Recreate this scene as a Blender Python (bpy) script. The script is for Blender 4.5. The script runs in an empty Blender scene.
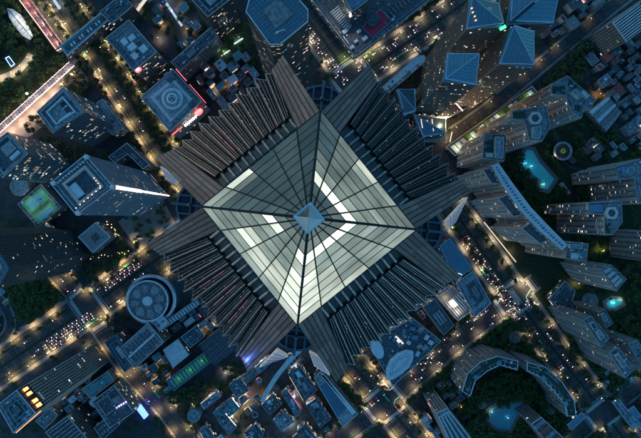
import bpy, math, random
from mathutils import Vector
R = math.radians
rng = random.Random(7)
sc = bpy.context.scene
col = sc.collection

# ------------------------------------------------------------------ camera, sky, sun, exposure
CAM_H, FPX, NX, NY = 710.0, 498.0, 309.0, 218.0      # camera height above the street; focal length in photo pixels; nadir
cd = bpy.data.cameras.new('camera'); cam = bpy.data.objects.new('camera', cd); col.objects.link(cam)
cam.location = (0, 0, CAM_H); cam.rotation_euler = (0, 0, 0)
cd.sensor_width = 36; cd.lens = 36 * FPX / 641
cd.shift_x = (320.5 - NX) / 641; cd.shift_y = (NY - 219) / 641
cd.clip_start = 1; cd.clip_end = 6000
sc.camera = cam

SUN_EL, SUN_AZ = R(5), R(292)
LIT = .39                              # lamp and window output relative to the dusk exposure below
w = bpy.data.worlds.new('World'); sc.world = w; w.use_nodes = True
nt = w.node_tree
sky = nt.nodes.new('ShaderNodeTexSky'); sky.sky_type = 'NISHITA'; sky.sun_disc = False
sky.sun_elevation = SUN_EL; sky.sun_rotation = SUN_AZ
sky.air_density = 1.6; sky.dust_density = 0.6; sky.ozone_density = 4.0
tint = nt.nodes.new('ShaderNodeVectorMath'); tint.operation = 'MULTIPLY'; tint.inputs[1].default_value = (.49, .93, 1.12)   # deep blue-hour sky
nt.links.new(sky.outputs[0], tint.inputs[0]); nt.links.new(tint.outputs[0], nt.nodes['Background'].inputs[0])
nt.nodes['Background'].inputs[1].default_value = 0.15
sd = bpy.data.lights.new('sun', 'SUN'); sd.energy = 0.06; sd.angle = R(12); sd.color = (1, .72, .6)
sun = bpy.data.objects.new('sun', sd); col.objects.link(sun)
sun.rotation_euler = Vector((math.sin(SUN_AZ)*math.cos(SUN_EL), math.cos(SUN_AZ)*math.cos(SUN_EL), math.sin(SUN_EL))).to_track_quat('Z', 'Y').to_euler()
sc.view_settings.view_transform = 'Standard'; sc.view_settings.look = 'None'
sc.view_settings.exposure = 1.75; sc.view_settings.gamma = 1
sc.cycles.max_bounces = 3; sc.cycles.diffuse_bounces = 2; sc.cycles.glossy_bounces = 2
sc.cycles.use_denoising = True
sc.cycles.sample_clamp_indirect = 1.0; sc.cycles.light_sampling_threshold = .04
sc.cycles.use_adaptive_sampling = True; sc.cycles.adaptive_threshold = .02

# ------------------------------------------------------------------ materials
M = {}
def mat(name, c, rough=.8, metal=0., emit=0., ec=None, var=.25, scale=.25, spec=.5, stripes=None):
    m = bpy.data.materials.new(name); m.use_nodes = True
    t = m.node_tree; b = t.nodes['Principled BSDF']
    b.inputs['Roughness'].default_value = rough; b.inputs['Metallic'].default_value = metal
    b.inputs['Specular IOR Level'].default_value = spec
    if var:
        g = t.nodes.new('ShaderNodeNewGeometry')
        n = t.nodes.new('ShaderNodeTexNoise'); n.inputs['Scale'].default_value = scale
        n.inputs['Detail'].default_value = 5; n.inputs['Roughness'].default_value = .65
        r = t.nodes.new('ShaderNodeMapRange')
        r.inputs[1].default_value = .3; r.inputs[2].default_value = .7
        r.inputs[3].default_value = 1 - var; r.inputs[4].default_value = 1 + var
        mx = t.nodes.new('ShaderNodeVectorMath'); mx.operation = 'SCALE'
        mx.inputs[0].default_value = c
        t.links.new(g.outputs['Position'], n.inputs['Vector'])
        t.links.new(n.outputs[0], r.inputs[0]); t.links.new(r.outputs[0], mx.inputs[3])
        t.links.new(mx.outputs[0], b.inputs['Base Color'])
    else:
        b.inputs['Base Color'].default_value = (*c, 1)
    if emit:
        b.inputs['Emission Color'].default_value = (*(ec or c), 1)
        b.inputs['Emission Strength'].default_value = emit * LIT
    M[name] = m
    return m

mat('ground', (.035, .037, .04), .9, var=.5, scale=.09)
mat('asphalt', (.04, .04, .042), .8, var=.45, scale=.12)
mat('pave', (.2, .185, .165), .85, var=.3, scale=.15)
mat('pave_dark', (.055, .055, .058), .85, var=.5, scale=.2)
mat('paint', (.55, .55, .52), .7, var=.3, scale=.8)
mat('kerbline', (.4, .38, .34), .7, var=.2)
mat('lawn', (.02, .034, .014), .95, var=.5, scale=.3)
mat('leaf', (.055, .095, .024), .8, var=.55, scale=.35)
mat('leaf_b', (.055, .08, .025), .8, var=.55, scale=.35)
mat('leaf_c', (.1, .15, .025), .8, var=.5, scale=.35)
mat('bark', (.09, .065, .045), .9)
mat('concrete', (.28, .255, .245), .85, var=.25, scale=.12)
mat('concrete_pale', (.5, .47, .455), .8, var=.2, scale=.1)
mat('concrete_dark', (.1, .105, .11), .85, var=.3, scale=.12)
mat('pinkstone', (.46, .385, .355), .8, var=.2, scale=.1)
mat('brownstone', (.17, .135, .12), .75, var=.25, scale=.1)
mat('stone', (.235, .152, .14), .45, var=.18, scale=.22, spec=.5)
mat('stone_b', (.195, .122, .115), .42, var=.18, scale=.22, spec=.5)
mat('stone_c', (.28, .19, .172), .48, var=.18, scale=.22, spec=.5)
mat('stone_joint', (.07, .062, .06), .6, var=.1)
mat('deck_glass', (.03, .075, .11), .3, .2, var=.3, scale=.2)
mat('roof_blue', (.225, .25, .265), .75, var=.55, scale=.28)
mat('roof_dark', (.07, .085, .1), .8, var=.6, scale=.3)
mat('roof_grey', (.16, .175, .19), .8, var=.6, scale=.28)
mat('roof_pale', (.5, .54, .57), .6, var=.2, scale=.2)
mat('roof_teal', (.08, .24, .26), .6, var=.2, scale=.2)
mat('roof_cobalt', (.08, .18, .27), .5, var=.2, scale=.2)
mat('roof_red', (.25, .06, .05), .8, var=.3, scale=.3)
mat('roof_brown', (.13, .1, .085), .85, var=.4, scale=.3)
mat('court_red', (.5, .03, .08), .8, var=.15, scale=.3)
mat('court_green', (.05, .3, .1), .8, var=.15, scale=.3)
mat('court_blue', (.12, .3, .42), .8, var=.1, scale=.3)
mat('terrace_green', (.025, .05, .035), .9, var=.4, scale=.5)
mat('steel', (.1, .125, .15), .5, .5, var=.15)
mat('steel_pale', (.45, .5, .55), .35, .7, var=.12)
mat('steel_white', (.62, .65, .68), .4, .2, var=.1)
mat('rib_steel', (.012, .03, .042), .45, .3, var=.15)
mat('cap_white', (.8, .82, .85), .4, .1, var=.1)
mat('steel_dark', (.03, .04, .05), .45, .4, var=.15)
mat('glass', (.03, .045, .06), .12, 0, var=.3, scale=.08, spec=.8)
mat('glass_pleat', (.018, .019, .024), .3, 0, var=.5, scale=.3, spec=.65)
mat('pleat_side_shaded', (.05, .045, .05), .5, 0, var=.3, scale=.3)  # darker copy for the right-top face, its shade painted into the colour
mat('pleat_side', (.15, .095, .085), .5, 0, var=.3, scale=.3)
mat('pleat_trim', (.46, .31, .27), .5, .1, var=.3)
mat('pleat_trim_lit', (.55, .43, .4), .5, .1, var=.3)
mat('pleat_trim_shaded', (.2, .17, .17), .5, .1, var=.3)
mat('blue_wall', (.13, .2, .27), .5, 0, var=.2, scale=.1)
mat('glass_blue', (.06, .14, .2), .18, .35, var=.2, scale=.15, spec=.8)
mat('glass_roof', (.09, .19, .24), .22, .45, var=.15, scale=.2, spec=.8)
mat('glass_dull', (.04, .045, .05), .35, 0, var=.4, scale=.12)
mat('win_warm', (.2, .15, .1), .3, emit=.4, ec=(1, .68, .36), var=0)
mat('win_dim', (.2, .15, .1), .3, emit=.13, ec=(1, .72, .45), var=0)
mat('win_dimcool', (.15, .17, .2), .3, emit=.14, ec=(.7, .9, 1), var=0)
mat('win_bright', (.2, .2, .2), .3, emit=1.1, ec=(1, .86, .62), var=0)
mat('win_cool', (.2, .2, .2), .3, emit=.6, ec=(.8, .92, 1), var=0)
WIN = ['glass', 'win_warm', 'win_bright', 'win_cool', 'win_dim', 'win_dimcool']
def lamp_mat(n, c, e): mat(n, (.5, .5, .5), .4, emit=e, ec=c, var=0)
lamp_mat('lamp_warm', (1, .72, .36), 3.6); lamp_mat('lamp_white', (1, .93, .82), 12)
lamp_mat('lamp_cool', (.8, .9, 1), 3); lamp_mat('strip_warm', (1, .8, .5), 2.4)
lamp_mat('strip_pink', (1, .74, .68), .9); lamp_mat('strip_white', (1, .96, .9), 2.4)
lamp_mat('strip_blue', (.45, .6, 1), 2.2); lamp_mat('led_blue', (.08, .16, 1), 3.5)
lamp_mat('sign_orange', (1, .26, .06), 3.2); lamp_mat('sign_red', (1, .07, .06), 3.2)
lamp_mat('sign_white', (.92, 1, .95), 3.0); lamp_mat('sign_violet', (.42, .4, 1), 3.5)
lamp_mat('sign_green', (.05, 1, .3), 2.0); lamp_mat('glow_pink', (1, .12, .25), .9)
lamp_mat('head_light', (1, .93, .8), 4.2); lamp_mat('tail_light', (1, .06, .04), 1.5)
lamp_mat('strip_red', (1, .05, .12), .16); lamp_mat('lattice_lit', (1, .95, .86), .14)
lamp_mat('shop_warm', (1, .62, .3), .8); lamp_mat('shop_cream', (1, .84, .62), .7)
mat('car_white', (.7, .7, .7), .3, var=0); mat('car_grey', (.25, .26, .28), .3, .3, var=0)
mat('car_black', (.03, .03, .035), .25, var=0); mat('car_red', (.4, .04, .04), .3, var=0)
mat('car_blue', (.05, .12, .3), .3, var=0); mat('car_glass', (.015, .018, .022), .1, var=0)
mat('bus_green', (.06, .35, .16), .4, var=0)
mat('pool_water', (.04, .3, .4), .08, emit=.06, ec=(.05, .75, .95), var=.3, scale=.25)
mat('pool_deep', (.03, .16, .24), .08, emit=.03, ec=(.05, .5, .8), var=.3, scale=.25)
# greenish-cream pyramid glazing, dimmest to brightest; emission paints inner glow plus sky reflection
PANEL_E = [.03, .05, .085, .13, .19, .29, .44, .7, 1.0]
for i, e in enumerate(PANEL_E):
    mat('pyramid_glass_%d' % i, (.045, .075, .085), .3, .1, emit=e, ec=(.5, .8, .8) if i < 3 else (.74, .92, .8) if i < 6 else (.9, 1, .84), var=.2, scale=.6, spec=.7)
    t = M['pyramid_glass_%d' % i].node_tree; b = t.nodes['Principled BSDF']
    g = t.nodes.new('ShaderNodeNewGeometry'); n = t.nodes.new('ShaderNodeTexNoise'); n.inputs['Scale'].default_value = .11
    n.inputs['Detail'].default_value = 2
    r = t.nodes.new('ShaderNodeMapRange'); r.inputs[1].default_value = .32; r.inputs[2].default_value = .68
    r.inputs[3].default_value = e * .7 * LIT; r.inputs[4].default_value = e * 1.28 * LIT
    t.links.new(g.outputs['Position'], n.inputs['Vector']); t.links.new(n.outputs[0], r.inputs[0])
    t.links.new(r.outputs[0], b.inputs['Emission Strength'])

# ------------------------------------------------------------------ geometry helpers
def P(px, py, z=0.):
    s = (CAM_H - z) / FPX
    return Vector(((px - NX) * s, (NY - py) * s, z))
def PP(pts, z=0.): return [P(x, y, z).xy for x, y in pts]
def area(p): return sum(p[i].x * p[(i+1) % len(p)].y - p[(i+1) % len(p)].x * p[i].y for i in range(len(p))) / 2
def ccw(p): return p if area(p) > 0 else p[::-1]
def offset(poly, d):
    n = len(poly); out = []
    for i in range(n):
        a, b, c = poly[i-1], poly[i], poly[(i+1) % n]
        e1 = (b - a).normalized(); e2 = (c - b).normalized()
        n1 = Vector((e1.y, -e1.x)); n2 = Vector((e2.y, -e2.x))
        k = n1 + n2
        if k.length < .2: out.append(b + n1 * d); continue
        k.normalize(); out.append(b + k * min(abs(d) / max(k.dot(n1), .35), abs(d) * 2.5) * (1 if d > 0 else -1))
    return out
def inside(p, poly):
    c = False; n = len(poly)
    for i in range(n):
        a, b = poly[i], poly[i-1]
        if (a.y > p.y) != (b.y > p.y) and p.x < (b.x - a.x) * (p.y - a.y) / (b.y - a.y) + a.x: c = not c
    return c
def centroid(poly): return sum((Vector(p) for p in poly), Vector((0, 0))) / len(poly)
ORG = {}
class MB:
    def __init__(s): s.v = []; s.f = []; s.m = []
    def face(s, pts, m=0):
        i = len(s.v); s.v += [tuple(p) for p in pts]; s.f.append(tuple(range(i, i + len(pts)))); s.m.append(m)
    def prism(s, poly, z0, z1, m=0, mt=None, bottom=True, top=True):
        poly = ccw(poly); n = len(poly); i = len(s.v)
        s.v += [(p.x, p.y, z0) for p in poly] + [(p.x, p.y, z1) for p in poly]
        for k in range(n):
            j = (k + 1) % n; s.f.append((i+k, i+j, i+n+j, i+n+k)); s.m.append(m)
        if top: s.f.append(tuple(range(i+n, i+2*n))); s.m.append(m if mt is None else mt)
        if bottom: s.f.append(tuple(range(i+n-1, i-1, -1))); s.m.append(m)
    def ring(s, outer, inner, z0, z1, m=0):
        n = len(outer); i = len(s.v)
        for z in (z0, z1):
            s.v += [(p.x, p.y, z) for p in outer]; s.v += [(p.x, p.y, z) for p in inner]
        for k in range(n):
            j = (k + 1) % n
            s.f += [(i+k, i+j, i+2*n+j, i+2*n+k), (i+n+j, i+n+k, i+3*n+k, i+3*n+j),
                    (i+2*n+k, i+2*n+j, i+3*n+j, i+3*n+k), (i+n+k, i+n+j, i+j, i+k)]
            s.m += [m] * 4
    def box(s, c, sx, sy, z0, z1, ang=0., m=0):
        ca, sa = math.cos(ang), math.sin(ang)
        s.prism([Vector((c[0] + x*ca - y*sa, c[1] + x*sa + y*ca)) for x, y in
                 ((-sx/2, -sy/2), (sx/2, -sy/2), (sx/2, sy/2), (-sx/2, sy/2))], z0, z1, m)
    def bar(s, a, b, w, h=None, m=0, up=Vector((0, 0, 1))):
        a, b = Vector(a), Vector(b); h = h or w
        d = (b - a).normalized(); x = d.cross(up)
        if x.length < .05: x = d.cross(Vector((1, 0, 0)))
        x.normalize(); y = x.cross(d); x = x * w / 2; y = y * h / 2; i = len(s.v)
        for p in (a, b): s.v += [tuple(p - x - y), tuple(p + x - y), tuple(p + x + y), tuple(p - x + y)]
        s.f += [(i, i+1, i+5, i+4), (i+1, i+2, i+6, i+5), (i+2, i+3, i+7, i+6), (i+3, i, i+4, i+7), (i+3, i+2, i+1, i), (i+4, i+5, i+6, i+7)]
        s.m += [m] * 6
    def lathe(s, c, prof, n=24, m=0, a0=0.):
        i = len(s.v); k = len(prof)
        for r, z in prof:
            for j in range(n):
                a = a0 + 2 * math.pi * j / n; s.v.append((c[0] + r*math.cos(a), c[1] + r*math.sin(a), z))
        for q in range(k - 1):
            for j in range(n):
                j2 = (j + 1) % n
                s.f.append((i+q*n+j, i+q*n+j2, i+(q+1)*n+j2, i+(q+1)*n+j)); s.m.append(m)
    def build(s, name, mats, parent=None, kind=None, label=None, smooth=False):
        if isinstance(mats, str): mats = [mats]
        me = bpy.data.meshes.new(name)
        o = ORG.get(parent, Vector((0, 0, 0))) if parent else Vector((0, 0, 0))
        me.from_pydata([(x - o.x, y - o.y, z - o.z) for x, y, z in s.v], [], s.f)
        for q in mats: me.materials.append(M[q])
        me.polygons.foreach_set('material_index', s.m)
        if smooth: me.polygons.foreach_set('use_smooth', [True] * len(s.f))
        ob = bpy.data.objects.new(name, me); col.objects.link(ob)
        if parent: ob.parent = parent; ORG[ob] = o
        if kind: ob['kind'] = kind
        if label: ob['label'] = label
        return ob
def tag(o, label, cat, group=None):
    o['label'] = label; o['category'] = cat
    if group: o['group'] = group
    return o
def thing(name, label, cat, loc, group=None):
    o = bpy.data.objects.new(name, None); col.objects.link(o); o.location = loc
    o.empty_display_size = 1; ORG[o] = Vector(loc)
    return tag(o, label, cat, group)
def structure(name, mb, mats):
    o = mb.build(name, mats); o['kind'] = 'structure'; return o
def circ(c, r, n=28, a0=0., ry=None, rot=0.):
    ry = ry or r; out = []
    for k in range(n):
        a = a0 + 2*math.pi*k/n; x, y = r*math.cos(a), ry*math.sin(a)
        out.append(Vector((c[0] + x*math.cos(rot) - y*math.sin(rot), c[1] + x*math.sin(rot) + y*math.cos(rot))))
    return out
def glow(name, loc, energy, color, parent=None, radius=.5):
    l = bpy.data.lights.new(name, 'POINT'); l.energy = energy * LIT; l.color = color; l.shadow_soft_size = radius
    o = bpy.data.objects.new(name, l); col.objects.link(o)
    if parent: o.parent = parent; o.location = Vector(loc) - ORG[parent]
    else: o.location = loc
    return o
GRID = math.atan2(94, 118)           # city grid: the streets that rise to the upper right

# ------------------------------------------------------------------ roads (centre lines in photo pixels on the ground, width px)
ROADS = {
 'avenue_southwest': ([(-60, 408), (0, 368), (88, 308), (160, 257), (230, 208)], 32),
 'avenue_northeast': ([(330, 98), (352, 80), (430, 27), (500, -22)], 26),
 'street_northwest': ([(20, -60), (62, -2), (115, 76), (165, 152), (215, 215)], 27),
 'street_north': ([(285, -10), (318, 32), (352, 80), (378, 118)], 26),
 'avenue_east': ([(425, 175), (462, 222), (515, 297), (560, 358), (604, 412), (650, 475)], 27),
 'street_southeast': ([(515, 297), (460, 337), (385, 402), (325, 448)], 19),
 'street_south': ([(318, 322), (350, 362), (385, 402), (425, 452)], 27),
 'street_southwest': ([(45, 258), (88, 308), (125, 365), (167, 410), (205, 462)], 17),
 'lane_east': ([(515, 297), (536, 281)], 13),
 'lane_southeast': ([(556, 450), (604, 412), (655, 372)], 15),
 'lane_northeast': ([(445, 140), (485, 112), (540, 66), (610, 8), (640, -15)], 11),
 'loop_west': ([(-10, 290), (4, 305), (12, 322), (6, 338), (-12, 350)], 7),
}
MPP = CAM_H / FPX
def resample(pts, step):
    out = []
    for a, b in zip(pts, pts[1:]):
        n = max(1, int((b - a).length / step))
        out += [a.lerp(b, k / n) for k in range(n)]
    return out + [pts[-1]]
def smooth_line(pts, it=2):
    for _ in range(it):
        q = [pts[0]]
        for a, b in zip(pts, pts[1:]): q += [a.lerp(b, .25), a.lerp(b, .75)]
        pts = q + [pts[-1]]
    return pts
ROADW = {}
for k, (pts, wd) in ROADS.items():
    w2 = [P(x, y).xy for x, y in pts]
    if k.startswith('loop'): w2 = smooth_line(w2)
    ROADW[k] = (resample(w2, 4.0), wd * MPP)
def seg_dist(p, a, b):
    d = b - a; t = max(0, min(1, (p - a).dot(d) / max(d.length_squared, 1e-9)))
    return (p - a - d * t).length
def road_clear(p, skip=None, extra=0.):
    for k, (pl, wd) in ROADW.items():
        if k == skip: continue
        for i in range(0, len(pl) - 1, 4):
            if seg_dist(p, pl[i], pl[min(i + 4, len(pl) - 1)]) < wd / 2 + extra: return False
    return True
def frames(pl):
    out = []
    for i, p in enumerate(pl):
        d = (pl[min(i+1, len(pl)-1)] - pl[max(i-1, 0)]).normalized()
        out.append((p, d, Vector((-d.y, d.x))))
    return out
def strip(mb, fr, o0, o1, z0, z1, keep, m=0):
    """a raised or flat strip between offsets o0..o1 along a road, broken where keep() fails"""
    run = []
    def flush():
        if len(run) > 1:
            for (p, d, n), (q, e, k) in zip(run, run[1:]):
                a, b, c, f = p + n*o0, q + k*o0, q + k*o1, p + n*o1
                if z1 - z0 < .01:
                    mb.face([(*a, z1), (*b, z1), (*c, z1), (*f, z1)][::(1 if o1 > o0 else -1)], m)
                else:
                    mb.prism([a, b, c, f], z0, z1, m, bottom=False)
        run.clear()
    for t in fr:
        if keep(t[0] + t[2] * (o0 + o1) / 2): run.append(t)
        else: flush()
    flush()

g = MB(); g.face([(-2500, -2500, -.02), (2500, -2500, -.02), (2500, 2500, -.02), (-2500, 2500, -.02)])
structure('ground', g, 'ground')
zr = .03
for k, (pl, wd) in ROADW.items():
    fr = frames(pl); mb = MB(); strip(mb, fr, -wd/2, wd/2, zr, zr, lambda p: True)
    zr += .006
    road = structure('road_' + k, mb, 'asphalt')
    sw = MB()
    kp = lambda p: road_clear(p, k, .5)
    for sgn in (-1, 1):
        strip(sw, fr, sgn*(wd/2 + .2), sgn*(wd/2 + (5.5 if wd > 25 else 3.5)), 0, .13 + (zr - .03), kp)
    structure('pavement_' + k, sw, 'pave')
    far = lambda p: road_clear(p, k, 9)
    if wd > 15:
        mk = MB()
        nl = max(2, int(wd / 3.6)); lw = wd / nl
        for j in range(1, nl):
            off = -wd/2 + j * lw
            if abs(off) < lw * .6: continue
            for i in range(0, len(fr) - 1, 3):
                p, d, n = fr[i]
                c = p + n * off
                if far(c):
                    a = math.atan2(d.y, d.x); ca = d * 1.6; pn = n * .11
                    mk.face([(*(c - ca - pn), .11), (*(c + ca - pn), .11), (*(c + ca + pn), .11), (*(c - ca + pn), .11)])
        # zebra crossings and stop lines where this road meets another
        prev = True
        for i in range(1, len(fr) - 1):
            now = road_clear(fr[i][0], k, 3.5)
            if now != prev:
                p, d, n = fr[i]; sg = 1 if now else -1
                for q in range(int(wd / 1.3)):
                    c = p + n * (-wd/2 + .8 + q * 1.3) + d * sg * 2.5; ca = d * 2.6; pn = n * .36
                    mk.face([(*(c - ca - pn), .11), (*(c + ca - pn), .11), (*(c + ca + pn), .11), (*(c - ca + pn), .11)])
                c = p + d * sg * 7.5
                mk.face([(*(c - n*wd/2 - d*.25), .11), (*(c - n*wd/2 + d*.25), .11), (*(c + n*wd/2 + d*.25), .11), (*(c + n*wd/2 - d*.25), .11)][::-1])
            prev = now
        o = mk.build('lane_marking', 'paint', road); o['kind'] = 'stuff'
    if wd > 30:
        md = MB(); strip(md, fr, -1.6, 1.6, 0, .3, far); md.build('median', 'lawn', road)
        for sgn in (-1, 1):
            md = MB(); strip(md, fr, sgn*wd*.31, sgn*(wd*.31 + 2.2), 0, .3, far); md.build('side_median', 'lawn', road)

# ------------------------------------------------------------------ buildings
BASES = []
LOWS = []
def facade(root, poly, z0, z1, bay, fl, wall, lit, run, style, glass='glass', pier='concrete', band='concrete', seed=0, low=0.):
    rg = random.Random(seed)
    wl = MB(); wl.prism(poly, z0, z1 - .5, bottom=False, top=False); wl.build('wall', wall, root)
    wn, bd, pr, bl = MB(), MB(), MB(), MB()
    nf = max(1, int((z1 - z0 - 1.5) / fl)); fl = (z1 - z0 - 1.5) / nf
    n = len(poly)
    for i in range(n):
        a, b = poly[i], poly[(i+1) % n]; L = (b - a).length
        if L < 2.5: continue
        d = (b - a) / L; nn = Vector((d.y, -d.x))
        nb = max(1, int(L / bay)); bw = L / nb
        for f in range(nf):
            zb = z0 + f*fl + fl*.28; zt = z0 + (f+1)*fl - fl*.06
            r0 = r1 = -1
            if rg.random() < run:
                r0 = rg.randrange(nb); r1 = r0 + rg.randrange(1, max(2, nb//2)); rm = rg.choice((1, 1, 2, 3))
            for q in range(nb):
                m = 0
                if r0 <= q < r1: m = rg.choice((rm, rm, 4, 5, 0))
                elif rg.random() < (max(lit, low) if f < nf*.3 else lit*1.6): m = rg.choice((1, 1, 4, 4, 4, 5, 5, 2, 3))
                if style == 'resid' and q % 4 == 3: continue
                p0 = a + d*(q*bw + bw*.12) + nn*.06; p1 = a + d*((q+1)*bw - bw*.12) + nn*.06
                wn.face([(*p0, zb), (*p1, zb), (*p1, zt), (*p0, zt)], m)
                if style == 'resid' and q % 4 == 1 and f:
                    c = a + d*((q+.5)*bw) + nn*.6
                    bl.box(c, bw*.9, 1.2, z0 + f*fl + .02, z0 + f*fl + 1.15, math.atan2(d.y, d.x))
        if style in ('grid', 'fins', 'resid'):
            st = {'grid': 1, 'fins': 1, 'resid': 4}[style]
            for q in range(0, nb + 1, st):
                c = a + d*min(max(q*bw, .4), L - .4) + nn*.3
                pr.box(c, {'grid': .55, 'fins': .35, 'resid': 1.1}[style], {'grid': .62, 'fins': 1.1, 'resid': .6}[style], z0, z1 - .6, math.atan2(d.y, d.x))
    if style in ('grid', 'bands', 'resid', 'glass'):
        o1, o0 = offset(poly, {'glass': .22, 'resid': .3}.get(style, .42)), offset(poly, .02)
        for f in range(1, nf + 1):
            z = z0 + f*fl; bd.ring(o1, o0, z - .1, z + (.75 if style == 'bands' else .35 if style != 'glass' else .2))
    o = wn.build('window_grid', [glass] + WIN[1:], root, 'stuff')
    if bd.f: bd.build('floor_band', band, root, 'stuff')
    if pr.f: pr.build('pier', pier, root, 'stuff')
    if bl.f: bl.build('balcony', pier, root, 'stuff')
SEED = [0]
def building(name, label, cat, px, h, wall='concrete_dark', roof='roof_blue', bay=3.6, fl=4.0, lit=.04, run=.12, style='grid',
             glass='glass', pier='concrete', band='concrete', para=1.3, ptrim='concrete_pale', equip=8, group=None, z0=0., low=0., world=None):
    SEED[0] += 1; rg = random.Random(SEED[0] * 13 + 5)
    poly = ccw([Vector(p) for p in world] if world else PP(px, h))
    c = centroid(poly)
    root = thing(name, label, cat, (c.x, c.y, z0), group)
    facade(root, poly, z0, h, bay, fl, wall, lit, run, style, glass, pier, band, SEED[0], low)
    rf = MB(); rf.prism(poly, h - .5, h); ro = rf.build('roof', roof, root); ORG[ro] = ORG[root]
    if para:
        pr = MB(); pr.ring(offset(poly, .12), offset(poly, -.6), h + .004, h + para); pr.build('parapet', ptrim, root)
    # plant rooms and small machines on the roof
    d = (poly[1] - poly[0]).normalized(); ang = math.atan2(d.y, d.x)
    inn = offset(poly, -2.2)
    bb = [min(p.x for p in inn), max(p.x for p in inn), min(p.y for p in inn), max(p.y for p in inn)]
    if equip:
        eq = MB(); cnt = 0
        for _ in range(equip * 6):
            if cnt >= equip: break
            p = Vector((rg.uniform(bb[0], bb[1]), rg.uniform(bb[2], bb[3])))
            sx, sy = rg.uniform(1.2, 4.2), rg.uniform(1.2, 3.0)
            if inside(p, inn):
                eq.box(p, sx, sy, h + .002, h + rg.uniform(.8, 2.4) + cnt*.003, ang, rg.choice((0, 0, 1, 2))); cnt += 1
                if rg.random() < .4:
                    q = p + Vector((math.cos(ang), math.sin(ang))) * rg.uniform(3, 9)
                    if inside(q, inn): eq.bar((*p, h + .5), (*q, h + .5), .35, .3, 1)
        n_ = len(poly)
        for e_ in range(n_):
            a_, b_ = poly[e_], poly[(e_+1) % n_]; L_ = (b_ - a_).length
            if L_ < 16 or rg.random() < .35: continue
            d_ = (b_ - a_)/L_; nn_ = Vector((-d_.y, d_.x)); an_ = math.atan2(d_.y, d_.x); t_ = rg.uniform(4, 8)
            while t_ < L_*rg.uniform(.5, .95):
                c_ = a_ + d_*t_ + nn_*2.6; eq.box(c_, 1.9, 1.9, h + .003, h + 1.5, an_, rg.choice((0, 1))); eq.lathe(c_, [(.75, h + 1.5), (.75, h + 1.75), (.15, h + 1.7)], 8, 2); t_ += rg.choice((2.4, 2.4, 5))
            eq.bar((*(a_ + d_*3 + nn_*4.4), h + .4), (*(b_ - d_*3 + nn_*4.4), h + .4), .4, .35, 1); cnt += 1
        if cnt: eq.build('roof_equipment', ['roof_grey', 'steel_pale', 'roof_dark'], ro, 'stuff')
    BASES.append(offset(poly, 1.5)); LOWS.append(h)
    root['_poly'] = 0; del root['_poly']
    return root, ro, poly
def rbox(par, px, z0, z1, m, name, pr=None):
    mb = MB(); mb.prism(PP(px, z1), z0, z1); return mb.build(name, m, par)
def rring(par, px, z0, z1, m, name, t=1.2):
    p = ccw(PP(px, z1)); mb = MB(); mb.ring(p, offset(p, -t), z0, z1); return mb.build(name, m, par)
def sub(px, f, dx=0, dy=0):
    cx = sum(p[0] for p in px)/len(px); cy = sum(p[1] for p in px)/len(px)
    return [(cx + (x-cx)*f + dx, cy + (y-cy)*f + dy) for x, y in px]
def lerp2(a, b, t): return (a[0]+(b[0]-a[0])*t, a[1]+(b[1]-a[1])*t)
def inquad(px, u0, v0, u1, v1):
    """sub-rectangle of a four-cornered roof, in its own 0..1 coordinates"""
    f = lambda u, v: lerp2(lerp2(px[0], px[1], u), lerp2(px[3], px[2], u), v)
    return [f(u0, v0), f(u1, v0), f(u1, v1), f(u0, v1)]
def glyph_sign(par, name, p0, p1, n, size, m, zc, nrm, rg):
    """n blurred characters made of strokes between world points p0..p1 on an upright plane"""
    mb = MB(); d = (p1 - p0); L = d.length; d = d / L
    for k in range(n):
        c = p0 + d * (L * (k + .5) / n)
        for q in (-.38, 0, .38):
            ww = size * rg.uniform(.3, .45)
            mb.bar(c - d*ww + Vector((0, 0, q*size)), c + d*ww + Vector((0, 0, q*size)), .12*size, .3, up=nrm)
        for q in (rg.uniform(-.4, -.2), rg.uniform(.1, .4)):
            mb.bar(c + d*q*size + Vector((0, 0, -.42*size)), c + d*q*size + Vector((0, 0, .42*size)), .13*size, .26, up=nrm)
    return mb.build(name, m, par)

# ------------------------------------------------------------------ the skyscraper in the middle
ZA, ZB, ZO = 600., 560., 500.          # apex, foot of the glass pyramid, lower end of the pleated slopes
A0 = R(-6.2)
def sc_(z): return (CAM_H - z) / FPX
DIAG = 107.8; APO = DIAG / math.sqrt(2)
a_m = DIAG * sc_(ZB)
tower = thing('skyscraper', 'giant skyscraper with a glowing glass pyramid top, pleated glass slopes and stone wings', 'skyscraper', (0, 0, 0))
corners = [Vector((a_m*math.cos(A0 + k*math.pi/2), a_m*math.sin(A0 + k*math.pi/2))) for k in range(4)]   # right, top, left, bottom
SK = [.075, .18, .283, .385, .488, .59, .69, .795, .895, 1.0]
def pyr(s, k, f):
    q = corners[k].lerp(corners[(k+1) % 4], f) * s
    return Vector((q.x, q.y, ZA - (ZA - ZB) * s))
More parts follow.
